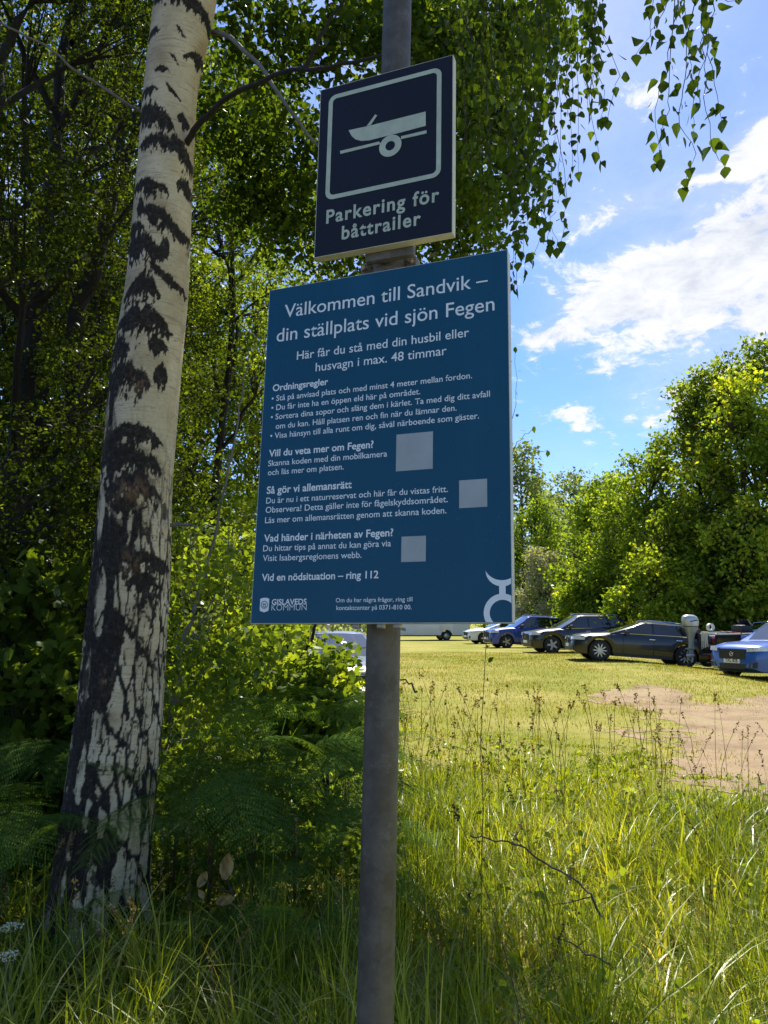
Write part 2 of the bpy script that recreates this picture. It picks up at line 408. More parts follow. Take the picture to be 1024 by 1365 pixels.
def make_tree(name, label, cat, group, base, height, spread, seed, leaf, n, mat, nl=16, low=.15, trunk_r=.14, lean=(0, 0), tint=.45, shape=KITE, lobe=.42, up=.5, trunks=None, bark=None, sky_side=None, tv=.25, wide=None):
    g = np.random.default_rng(seed); x, y = base; z = float(gz(x, y)); bark = bark or M['bark_dark']
    t = empty(name, (x, y, z)); tag(t, label, cat, group)
    if trunks:
        sp_ = np.array(trunks[0]); o_ = np.argsort(sp_[:, 2]); sp_ = sp_[o_]
        axis = lambda h_: (float(np.interp(z + h_ * height, sp_[:, 2], sp_[:, 0])), float(np.interp(z + h_ * height, sp_[:, 2], sp_[:, 1])))
    else: axis = lambda h_: (x + lean[0] * h_, y + lean[1] * h_)
    lobes = []
    for i in range(nl):
        f = (i + .5 + g.uniform(-.3, .3)) / nl; h = low + (1 - low) * f
        env = spread * math.sin(math.pi * min(1, max(.02, .18 + .78 * f))) ** .75
        a = i * 2.4 + g.uniform(-.5, .5); rr = env * (.25 + .6 * g.random() ** .6)
        lr = spread * lobe * (.7 + .5 * g.random()) * (1 - .35 * f)
        ax_ = axis(h); lobes.append((ax_[0] + rr * math.cos(a), ax_[1] + rr * math.sin(a), z + height * h - lr * .45, lr, lr * .78))
    pos, s, ti, outn = lobes_crown(lobes, n, leaf, g, tint, tv)
    ok = pos[:, 2] > z + .05
    leaf_object('crown', leaf_cloud(pos[ok], s[ok], ti[ok], shape, up=up, out=outn[ok], g=g), mat, t)
    mb = MB()
    stems = trunks or [[(x, y, z - .1), (x + lean[0] * .4, y + lean[1] * .4, z + height * .4), (x + lean[0] * .9, y + lean[1] * .9, z + height * .9)]]
    for st in stems:
        pts = np.concatenate([wob(st[i], st[i + 1], 7, min(.04, height * .0045), g)[(1 if i else 0):] for i in range(len(st) - 1)])
        mb.tube(pts, [trunk_r * (1 - .85 * (i / (len(pts) - 1)) ** .8) for i in range(len(pts))], 9, cap=False)
    mb.build('trunk', bark, t, smooth=True)
    mb = MB()
    for (lx, ly, lz, lr, _) in lobes:
        h0 = max(z + .25 * height * low, lz - lr * 1.4 - g.random() * .8); f = min(.95, (h0 - z) / height)
        a = (*axis(f), h0); pts = wob(a, (lx, ly, lz), 6, .07 * lr + .03, g); r0 = trunk_r * .34
        mb.tube(pts, list(np.linspace(r0, r0 * .3, 6)), 5, cap=False)
        for k in range(7):
            e = np.array((lx, ly, lz)) + unit(g.normal(size=3)) * lr * .85
            mb.tube(wob(pts[3], e, 4, .05 * lr, g), list(np.linspace(r0 * .35, r0 * .1, 4)), 4, cap=False)
    mb.build('limbs', bark, t, smooth=True)
    return t

# ------------------------------------------------------------------ signs and post
def sign_basis(corners, scale_h):
    """pose of a flat rectangle from its four photo corners TL,TR,BR,BL and its real height"""
    A = []
    for (X, Y), (px, py) in zip([(0, 1), (1, 1), (1, 0), (0, 0)], corners):
        x, y = (px - 512) / F, (682.5 - py) / F
        A.append([X, Y, 1, 0, 0, 0, -x * X, -x * Y, -x]); A.append([0, 0, 0, X, Y, 1, -y * X, -y * Y, -y])
    h = np.linalg.svd(np.array(A))[2][-1].reshape(3, 3)
    if h[2, 2] < 0: h = -h
    Rm = np.array([[1, 0, 0], [0, -SP, CP], [0, CP, SP]])
    a, b, t = (Rm @ h).T; s = scale_h / np.linalg.norm(b); a, b, t = a * s, b * s, t * s
    b1 = b / np.linalg.norm(b); a1 = a - b1 * (a @ b1); W = np.linalg.norm(a1); a1 /= W
    return Vector(t) + Vector((0, 0, CAMZ)), Vector(a1), Vector(b1), W, scale_h, np.linalg.inv(h)
class Board:
    """frame of a sign: metres right/up from its lower left corner, out towards the reader"""
    def __init__(s, corners, H):
        s.o, s.a, s.b, s.W, s.H, s.hinv = sign_basis(corners, H); s.n = s.a.cross(s.b)
    def px(s, x, y):
        v = s.hinv @ np.array([(x - 512) / F, (682.5 - y) / F, 1]); return v[0] / v[2] * s.W, v[1] / v[2] * s.H
    def at(s, u, v, d=0): return s.o + s.a * u + s.b * v + s.n * d
    def matrix(s, u=0, v=0, d=0):
        m = Matrix((s.a, s.b, s.n)).transposed().to_4x4(); m.translation = s.at(u, v, d); return m
BL = Board([(359.6, 387.1), (676.9, 334.3), (683.6, 832.7), (334.1, 831.6)], .70)
PK = Board([(427.6, 120.3), (604.4, 69.9), (603.4, 307.1), (418.7, 344.1)], .395)
NAVY_D = .0012

def text_mesh(name, board, txt, p0, p1, mat, parent, bold=0.0, spacing=1.0, d=.0012, ysc=1.0):
    """one line of lettering; p0 and p1 are the photo pixels where its baseline starts and ends"""
    u0, v0 = board.px(*p0); u1, v1 = board.px(*p1)
    cu = bpy.data.curves.new('lettering', 'FONT'); cu.body = txt; cu.offset = bold; cu.space_character = spacing; cu.resolution_u = 4; cu.fill_mode = 'FRONT'
    ob = bpy.data.objects.new('lettering', cu); link(ob)
    dg = bpy.context.evaluated_depsgraph_get(); dg.update()
    me = bpy.data.meshes.new_from_object(ob.evaluated_get(dg)); bpy.data.objects.remove(ob); bpy.data.curves.remove(cu)
    co = np.zeros(len(me.vertices) * 3, dtype=np.float32); me.vertices.foreach_get('co', co); co = co.reshape(-1, 3)
    x0, x1 = co[:, 0].min(), co[:, 0].max(); k = (u1 - u0) / (x1 - x0); v = (v0 + v1) / 2
    q = np.array([list(board.at(u0 + (c[0] - x0) * k, v + c[1] * k * ysc, d)) for c in co]); me.vertices.foreach_set('co', q.astype(np.float32).ravel())
    me.materials.clear(); me.materials.append(mat); me.polygons.foreach_set('material_index', np.zeros(len(me.polygons), dtype=np.int32)); me.update()
    o = link(bpy.data.objects.new(name, me)); set_parent(o, parent); return o, k

def face_material(name, col, rough, streak):
    m, T, out = material(name); b = T.new('ShaderNodeBsdfPrincipled'); co = coords(T)
    mp = T.new('ShaderNodeMapping'); mp.inputs['Scale'].default_value = (9, 9, 2.2); T.l.new(co, mp.inputs[0])
    n = T.noise(mp.outputs[0], 1, 6, .6); n2 = T.noise(co, 240, 3, .6); n3 = T.noise(co, 6, 4, .5)
    dirt = tuple(min(1, c * 1.25 + .005) for c in col)
    c1 = T.mix(T.math('MULTIPLY', T.smooth(n, .45, .75), streak), (*col, 1), (*dirt, 1))
    c1 = T.mix(T.math('MULTIPLY', T.smooth(n2, .66, .8), streak), c1, (.25, .27, .24, 1))
    T.put(b.inputs['Base Color'], c1); T.put(b.inputs['Roughness'], T.math('MULTIPLY_ADD', n3, .3, rough))
    b.inputs['Specular IOR Level'].default_value = .32
    T.l.new(b.outputs[0], out.inputs[0]); return m
M['blue_face'] = face_material('petrol_blue_film', (.0012, .072, .136), .30, .6)
M['navy_face'] = face_material('dark_navy_film', (.006, .0065, .0135), .38, .35)
M['white_letter'] = simple('pale_lettering', (.84, .87, .87), .5, var=.04)
M['green_letter'] = simple('aged_reflective_lettering', (.50, .55, .42), .6, var=.12, scale=40)
M['code_pale'] = simple('pale_label_square', (.38, .41, .41), .55, var=.08, scale=30)
M['cream'] = simple('cream_sign_edge', (.62, .58, .44), .6, var=.14, scale=18)
M['alu'] = simple('aluminium_edge', (.56, .54, .50), .5, metal=.25, var=.12, scale=20)
M['clamp'] = simple('weathered_clamp', (.16, .145, .125), .6, metal=.4, var=.4, scale=40, bump=.4)
M['bolt'] = simple('bolt_metal', (.34, .31, .27), .5, metal=.7, var=.3, scale=60)

def galvanised():
    m, T, out = material('weathered_galvanised_steel'); b = T.new('ShaderNodeBsdfPrincipled'); co = coords(T)
    v = T.new('ShaderNodeTexVoronoi'); v.inputs['Scale'].default_value = 45; T.l.new(co, v.inputs['Vector'])
    n = T.noise(co, 9, 7, .68); n2 = T.noise(co, 42, 6, .7); mp = T.new('ShaderNodeMapping'); mp.inputs['Scale'].default_value = (30, 30, 1.6); T.l.new(co, mp.inputs[0]); n3 = T.noise(mp.outputs[0], 1, 5, .6)
    c = T.ramp(n, [(.28, (.055, .041, .028)), (.5, (.095, .078, .057)), (.72, (.16, .138, .108))])
    c = T.mix(T.math('MULTIPLY', T.smooth(n2, .5, .72), .55), c, (.20, .18, .15, 1))
    c = T.mix(T.math('MULTIPLY', T.smooth(n3, .55, .8), .5), c, (.06, .05, .04, 1))
    sp = T.new('ShaderNodeSeparateColor'); T.l.new(v.outputs['Color'], sp.inputs[0])
    c = T.mix(T.math('MULTIPLY', sp.outputs[0], .22), c, (.17, .155, .135, 1))
    T.put(b.inputs['Base Color'], c); b.inputs['Metallic'].default_value = .35; T.put(b.inputs['Roughness'], T.math('MULTIPLY_ADD', n2, .25, .45))
    bp = T.new('ShaderNodeBump'); bp.inputs['Strength'].default_value = .25; bp.inputs['Distance'].default_value = .003; T.l.new(n2, bp.inputs['Height']); T.l.new(bp.outputs[0], b.inputs['Normal'])
    T.l.new(b.outputs[0], out.inputs[0]); return m

POLE_R = .0325
POLE_0 = P(511.5, 838, BL.at(BL.W * .5, 0, 0).y + .078)
def _lean():
    best = None
    for k in np.linspace(-.02, .06, 161):
        d = Vector((k, .070, 1)); lo, hi = 2.0, 5.0
        for _ in range(40):      # height at which the post leaves the top of the picture
            z = (lo + hi) / 2; q = POLE_0 + d * (z - POLE_0.z) - Vector((0, 0, CAMZ)); v = (q.z * CP - q.y * SP) / (q.y * CP + q.z * SP)
            if v * F < 682.5: lo = z
            else: hi = z
        e = abs(512 + F * q.x / (q.y * CP + q.z * SP) - 530)
        if best is None or e < best[0]: best = (e, d)
    return best[1]
POLE_D = _lean()
def pole_point(z):
    return POLE_0 + POLE_D * (z - POLE_0.z)
def build_signs():
    # post
    b = pole_point(0.0); mb = MB(); N = 24
    pts = [pole_point(z) - b for z in np.linspace(-.05, 4.6, 14)]
    mb.tube(pts, POLE_R, 32)
    post = mb.build('sign_post', galvanised(), None, smooth=True); post.location = b
    tag(post, 'round weathered galvanised steel post carrying two signs', 'post')
    # parking sign
    root = empty('parking_sign', PK.at(PK.W / 2, 0, -.012)); tag(root, 'dark navy sign with boat trailer pictogram, upper on the steel post', 'sign')
    D = .020; bev = .0008
    body = MB().plate([(0, 0), (PK.W, 0), (PK.W, PK.H), (0, PK.H)], lambda u, v: PK.at(u, v, -D), lambda u, v: PK.at(u, v, 0))
    body.build('panel', M['cream'], root)
    e = .0015
    MB().plate([(e, e), (PK.W - e, e), (PK.W - e, PK.H - e), (e, PK.H - e)], lambda u, v: PK.at(u, v, .0001), lambda u, v: PK.at(u, v, .0007)).build('face', M['navy_face'], root)
    Z = lambda x, y: PK.px(400 + x / 4.2667, 50 + y / 4.2667)
    def plate(mb, poly, d0=.0008, d1=.0014): mb.plate(poly, lambda u, v: PK.at(u, v, d0), lambda u, v: PK.at(u, v, d1))
    # frame with round corners
    c = [Z(147, 925), Z(803, 783), Z(806, 165), Z(165, 328)]
    u0 = (c[0][0] + c[3][0]) / 2; u1 = (c[1][0] + c[2][0]) / 2; v0 = (c[0][1] + c[1][1]) / 2; v1 = (c[2][1] + c[3][1]) / 2
    def rr(u0, v0, u1, v1, r, k=8):
        o = []
        for (cx, cy, a0) in ((u1 - r, v0 + r, -90), (u1 - r, v1 - r, 0), (u0 + r, v1 - r, 90), (u0 + r, v0 + r, 180)):
            for i in range(k + 1): a = R(a0 + 90 * i / k); o.append((cx + r * math.cos(a), cy + r * math.sin(a)))
        return o
    w = .0098; outer = rr(u0, v0, u1, v1, .018); inner = rr(u0 + w, v0 + w, u1 - w, v1 - w, .0095); n = len(outer)
    mb = MB(); vs = [PK.at(u, v, .0014) for u, v in outer + inner]
    mb.add(vs, [(i, (i + 1) % n, n + (i + 1) % n, n + i) for i in range(n)]); mb.build('border', M['green_letter'], root)
    mb = MB(); hull = [Z(*p) for p in [(278, 527), (400, 498), (560, 455), (716, 413), (716, 494), (560, 538), (395, 582), (350, 586), (318, 578), (296, 560)]]; plate(mb, hull)
    plate(mb, [Z(*p) for p in [(381, 503), (404, 497), (441, 441), (430, 436)]], .0016, .0022)
    mb.build('boat_symbol', M['green_letter'], root)
    for bar in ([(230, 645), (452, 588), (460, 602), (231, 662)], [(576, 556), (721, 519), (721, 537), (576, 572)]):
        mb = MB(); plate(mb, [Z(*p) for p in bar]); mb.build('trailer_symbol', M['green_letter'], root)
    cu, cv = Z(515, 611); ro, ri = .0245, .0105; mb = MB(); n = 40
    mb.add([PK.at(cu + r * math.cos(2 * math.pi * i / n), cv + r * math.sin(2 * math.pi * i / n), .0015) for r in (ro, ri) for i in range(n)], [(i, (i + 1) % n, n + (i + 1) % n, n + i) for i in range(n)])
    mb.build('wheel_symbol', M['green_letter'], root)
    z = lambda x, y: (400 + x / 4.2667, 50 + y / 4.2667)
    text_mesh('lettering', PK, 'Parkering för', z(150, 1057), z(793, 921), M['green_letter'], root, .022, 1.14, ysc=1.08)
    text_mesh('lettering', PK, 'båttrailer', z(238, 1146), z(688, 1056), M['green_letter'], root, .022, 1.14, ysc=1.08)
    # clamp under / behind the parking sign
    cl = MB(); uc, vc = PK.px(513, 335); Q = pole_point(PK.at(uc, -.012, 0).z)
    rot = Matrix((PK.a, PK.n, PK.b)).transposed()
    cl.box(PK.at(uc, .004, -D - .010), (.105, .018, .042), rot, bev=.004)
    cl.lathe([(POLE_R + .001, -.018), (POLE_R + .0085, -.018), (POLE_R + .0085, .018), (POLE_R + .001, .018)], 'z', 28, Q, closed=True)
    for sgn in (-1, 1): cl.box(Q + PK.a * sgn * (POLE_R + .016) + PK.n * .006, (.026, .030, .030), rot, bev=.004)
    cl.build('clamp', M['clamp'], root, smooth=True)
    for sgn in (-1, 1):
        bo = MB(); bo.tube([Q + PK.a * sgn * (POLE_R + .02) - PK.n * .03, Q + PK.a * sgn * (POLE_R + .02) + PK.n * .032], .0055, 6); bo.build('bolt', M['bolt'], root)
    # information board
    root = empty('information_board', BL.at(BL.W / 2, 0, -.01)); tag(root, 'large blue welcome board with rows of white text on the post', 'sign')
    D = .022
    MB().plate([(0, 0), (BL.W, 0), (BL.W, BL.H), (0, BL.H)], lambda u, v: BL.at(u, v, -D), lambda u, v: BL.at(u, v, 0)).build('panel', M['alu'], root)
    e = .0012
    MB().plate([(e, e), (BL.W - e, e), (BL.W - e, BL.H - e), (e, BL.H - e)], lambda u, v: BL.at(u, v, .0001), lambda u, v: BL.at(u, v, .0006)).build('face', M['blue_face'], root)
    A = lambda x, y: (330 + x / 2.7676, 330 + y / 2.7676); B = lambda x, y: (320 + x / 2.6947, 570 + y / 2.6947)
    lines = [(A, 'Välkommen till Sandvik –', (137, 260), (887, 148), .0), (A, 'din ställplats vid sjön Fegen', (108, 347), (912, 240), .0),
             (A, 'Här får du stå med din husbil eller', (183, 411), (818, 338), .0), (A, 'husvagn i max. 48 timmar', (252, 456), (735, 403), .0),
             (A, 'Ordningsregler', (94, 528), (298, 511), .02), (A, '• Stå på anvisad plats och med minst 4 meter mellan fordon.', (90, 566), (829, 490), .0),
             (A, '• Du får inte ha en öppen eld här på området.', (89, 599), (638, 549), .0), (A, '• Sortera dina sopor och släng dem i kärlet. Ta med dig ditt avfall', (87, 634), (895, 559), .0),
             (A, 'om du kan. Håll platsen ren och fin när du lämnar den.', (105, 667), (772, 610), .0), (A, '• Visa hänsyn till alla runt om dig, såväl närboende som gäster.', (85, 702), (855, 641), .0),
             (B, 'Vill du veta mer om Fegen?', (105, 102), (480, 79), .02), (B, 'Skanna koden med din mobilkamera', (102, 137), (529, 110), .0), (B, 'och läs mer om platsen.', (101, 170), (373, 155), .0),
             (B, 'Så gör vi allemansrätt', (97, 236), (402, 222), .02), (B, 'Du är nu i ett naturreservat och här får du vistas fritt.', (95, 271), (747, 239), .0),
             (B, 'Observera! Detta gäller inte för fågelskyddsområdet.', (93, 304), (747, 276), .0), (B, 'Läs mer om allemansrätten genom att skanna koden.', (91, 341), (742, 316), .0),
             (B, 'Vad händer i närheten av Fegen?', (87, 408), (551, 396), .02), (B, 'Du hittar tips på annat du kan göra via', (84, 443), (543, 432), .0), (B, 'Visit Isabergsregionens webb.', (83, 479), (437, 472), .0),
             (B, 'Vid en nödsituation – ring 112', (79, 550), (498, 545), .02), (B, 'Om du har några frågor, ring till', (345, 630), (620, 628), .0), (B, 'kontaktcenter på 0371-810 00.', (347, 657), (617, 657), .0),
             (B, 'GISLAVEDS', (115, 637), (240, 636), .02), (B, 'KOMMUN', (114, 658), (240, 658), -.012)]
    for (fn, t, p0, p1, bold) in lines:
        text_mesh('lettering', BL, t, fn(*p0), fn(*p1), M['white_letter'], root, bold if bold else (.004 if t[0] in 'Vdh' else .006), 1.0)
    def flat(mb, poly, d=.0012): mb.add([BL.at(u, v, d) for u, v in poly], [tuple(range(len(poly)))])
    for q in ([(563, 31), (693, 20), (693, 150), (562, 159)], [(788, 197), (888, 191), (889, 289), (789, 292)], [(581, 397), (668, 394), (668, 484), (581, 485)]):
        pts = [BL.px(*B(*p)) for p in q]; ua = min(p[0] for p in pts); ub = max(p[0] for p in pts); s = (ub - ua); va = sum(p[1] for p in pts) / 4
        mb = MB(); flat(mb, [(ua, va - s / 2), (ub, va - s / 2), (ub, va + s / 2), (ua, va + s / 2)]); o = mb.build('label_square', M['code_pale'], root, fix=False)
    # municipal badge: rounded shield with rings
    cu, cv = BL.px(*B(89, 637)); s = .0098
    mb = MB(); sh = [(-s, 1.18 * s), (-.5 * s, 1.34 * s), (0, 1.38 * s), (.5 * s, 1.34 * s), (s, 1.18 * s), (s, -1.05 * s), (.8 * s, -1.25 * s), (.3 * s, -1.38 * s), (0, -1.5 * s), (-.3 * s, -1.38 * s), (-.8 * s, -1.25 * s), (-s, -1.05 * s)]
    flat(mb, [(cu + a, cv + b_) for a, b_ in sh][::-1]); mb.build('badge', M['white_letter'], root, fix=False)
    def ring(mb, cu, cv, r0, r1, d, a0=0, a1=360, n=40, clip=None):
        for i in range(n):
            q = []
            for (r, k) in ((r0, i), (r1, i), (r1, i + 1), (r0, i + 1)):
                a = R(a0 + (a1 - a0) * k / n); u, v = cu + r * math.cos(a), cv + r * math.sin(a)
                if clip: u = min(u, clip[0]); v = max(v, clip[1])
                q.append((u, v))
            ar = abs(sum(q[j][0] * q[(j + 1) % 4][1] - q[(j + 1) % 4][0] * q[j][1] for j in range(4)))
            if ar > 1e-9: flat(mb, q, d)
    mb = MB(); ring(mb, cu, cv, .0062, .0074, .0018); ring(mb, cu, cv - .0016, .0022, .0034, .0018); ring(mb, cu, cv + .0036, .0018, .0029, .0018, 190, 350); mb.build('badge_rings', M['blue_face'], root, fix=False)
    # large emblem cut by the board's corner
    E_ = lambda x, y: BL.px(620 + x / 12.41, 740 + y / 12.41)
    cu, cv = E_(626, 985); k = .70 / 500 / 12.41 * 1.0
    cx, _ = E_(940, 985); ro = (E_(626, 985)[0] - E_(312, 985)[0]); ri = (E_(626, 985)[0] - E_(412, 985)[0]); clip = (BL.W - .0014, .0014)
    mb = MB(); ring(mb, cu, cv, ri, ro, .0014, 0, 360, 96, clip)
    ya, yb = E_(626, 680)[1], E_(626, 530)[1]; hw = (E_(680, 600)[0] - E_(572, 600)[0]) / 2
    flat(mb, [(cu - hw, ya - .004), (cu + hw, ya - .004), (cu + hw, yb + .006), (cu - hw, yb + .006)], .0016)
    # crescent between two arcs
    tip = E_(340, 285); lo = E_(626, 545)[1]; hi = E_(626, 443)[1]; half = cu - tip[0]
    def arc(dep):
        r = (half * half + dep * dep) / (2 * dep); return r
    d1, d2 = tip[1] - lo, tip[1] - hi; r1, r2 = arc(d1), arc(d2); n = 48
    for i in range(n):
        q = []
        for (r, low, j) in ((r1, lo, i), (r1, lo, i + 1), (r2, hi, i + 1), (r2, hi, i)):
            uu = -half + 2 * half * j / n; v = low + r - math.sqrt(max(0, r * r - uu * uu)); q.append((min(cu + uu, clip[0]), v))
        if abs(q[0][0] - q[1][0]) > 1e-6: flat(mb, q, .0014)
    mb.build('emblem', M['white_letter'], root, fix=False)
    # fixing bolts and the back rails
    rot = Matrix((BL.a, BL.n, BL.b)).transposed()
    for v in (.06, BL.H - .03):
        mb = MB(); mb.box(BL.at(BL.W * .52, v, -D - .011), (.20, .020, .030), rot, bev=.002); mb.build('back_rail', M['alu'], root)
        Q = pole_point(BL.at(BL.W * .5, v, 0).z); mb = MB()
        mb.lathe([(POLE_R + .001, -.014), (POLE_R + .006, -.014), (POLE_R + .006, .014), (POLE_R + .001, .014)], 'z', 28, Q, closed=True); mb.build('clamp', M['clamp'], root, smooth=True)
    for px in (472, 505, 527):
        u, v = BL.px(px, 833); mb = MB(); q = BL.at(u, 0, -.012)
        mb.box(q + Vector((0, 0, -.004)), (.014, .012, .009), rot, bev=.002); mb.build('bolt', M['bolt'], root)
build_signs()
# ------------------------------------------------------------------ birch
def bark_material():
    m, T, out = material('birch_bark'); b = T.new('ShaderNodeBsdfPrincipled'); co = coords(T)
    at = T.new('ShaderNodeAttribute'); at.attribute_name = 'tint'; dark = at.outputs['Fac']
    a2 = T.new('ShaderNodeAttribute'); a2.attribute_name = 'rust'
    mp = T.new('ShaderNodeMapping'); mp.inputs['Scale'].default_value = (5, 5, 95); T.l.new(co, mp.inputs[0])
    peel = T.noise(mp.outputs[0], 1, 5, .65, .3); big = T.noise(co, 5, 5, .6); fine = T.noise(co, 70, 5, .7); grit = T.noise(co, 38, 6, .75)
    white = T.ramp(big, [(.3, (.40, .30, .165)), (.5, (.58, .46, .275)), (.72, (.70, .58, .38))])
    white = T.mix(T.math('MULTIPLY', T.smooth(grit, .55, .8), .35), white, (.20, .15, .10, 1))
    white = T.mix(T.math('MULTIPLY', T.smooth(peel, .50, .72), .6), white, (.22, .15, .09, 1))
    mp2 = T.new('ShaderNodeMapping'); mp2.inputs['Scale'].default_value = (22, 22, 150); T.l.new(co, mp2.inputs[0]); len_ = T.noise(mp2.outputs[0], 1, 3, .5)
    white = T.mix(T.math('MULTIPLY', T.smooth(len_, .62, .72), .75), white, (.11, .08, .05, 1))
    white = T.mix(T.math('MULTIPLY', T.smooth(fine, .5, .75), .45), white, (.22, .20, .15, 1))
    blk = T.ramp(grit, [(.3, (.010, .008, .006)), (.55, (.035, .028, .021)), (.78, (.15, .13, .105))])
    c = T.mix(dark, white, blk)
    c = T.mix(a2.outputs['Fac'], c, T.ramp(fine, [(.3, (.10, .05, .025)), (.7, (.34, .20, .11))]))
    T.put(b.inputs['Base Color'], c); T.put(b.inputs['Roughness'], T.math('MULTIPLY_ADD', dark, .3, .6)); b.inputs['Specular IOR Level'].default_value = .3
    bp = T.new('ShaderNodeBump'); bp.inputs['Distance'].default_value = .012; T.put(bp.inputs['Strength'], T.math('MULTIPLY_ADD', dark, .6, .25))
    T.put(bp.inputs['Height'], T.math('ADD', T.math('MULTIPLY', peel, .35), grit)); T.l.new(bp.outputs[0], b.inputs['Normal'])
    T.l.new(b.outputs[0], out.inputs[0]); return m

def hanging_spray(root, g, paths, leaf, dens, tint, name='hanging_spray', down=1.0, mat='birch_leaf', shape=None, wood='twig'):
    mb = MB(); PS, SZ, AX, TI = [], [], [], []
    for pts in paths:
        q = [np.array(P(*p)) for p in pts]; ln = sum(np.linalg.norm(q[i + 1] - q[i]) for i in range(len(q) - 1)); nn = max(4, int(ln / .05))
        out = []
        for i_ in range(len(q) - 1): out += list(wob(q[i_], q[i_ + 1], 5, .008, g))[(1 if i_ else 0):]
        out = np.array(out); mb.tube(out, list(np.linspace(.0022, .0009, len(out))), 4, cap=False)
        seg = np.concatenate([[0], np.cumsum(np.linalg.norm(np.diff(out, axis=0), axis=1))])
        for t in np.arange(.02, seg[-1], 1 / dens):
            p = np.array([np.interp(t, seg, out[:, k_]) for k_ in range(3)]); side = unit(g.normal(size=3) + np.array([0, 0, -.5])); stalk = p + side * g.uniform(.012, .03)
            PS.append(stalk); SZ.append(leaf * g.uniform(.45, 1.2)); TI.append(np.clip(g.normal(tint, .18), 0, 1)); AX.append(unit(side * .6 + np.array([0, 0, -down]) + g.normal(size=3) * .35))
        PS.append(out[-1]); SZ.append(leaf * 1.05); TI.append(tint); AX.append(np.array([0, 0, -1.0]))
    PS, SZ, AX, TI = np.array(PS), np.array(SZ), np.array(AX), np.array(TI)
    nor = unit(g.normal(size=PS.shape) + np.array([0, -.6, .1])); nor = unit(nor - AX * (nor * AX).sum(1, keepdims=True)); bx = np.cross(AX, nor)
    tv, tf = shape or BIRCH; V = PS[:, None] + SZ[:, None, None] * (tv[None, :, :1] * bx[:, None] + tv[None, :, 1:2] * AX[:, None] + tv[None, :, 2:] * nor[:, None] * g.uniform(-3, 4.5, (len(PS), 1, 1)))
    Fc = (tf[None] + (np.arange(len(PS)) * len(tv))[:, None, None]).reshape(-1, 4)
    w = mb.build(name, M[wood], root, fix=False); leaf_object('leaves', (V.reshape(-1, 3), Fc, np.repeat(TI, len(tv))), M[mat], w); return w

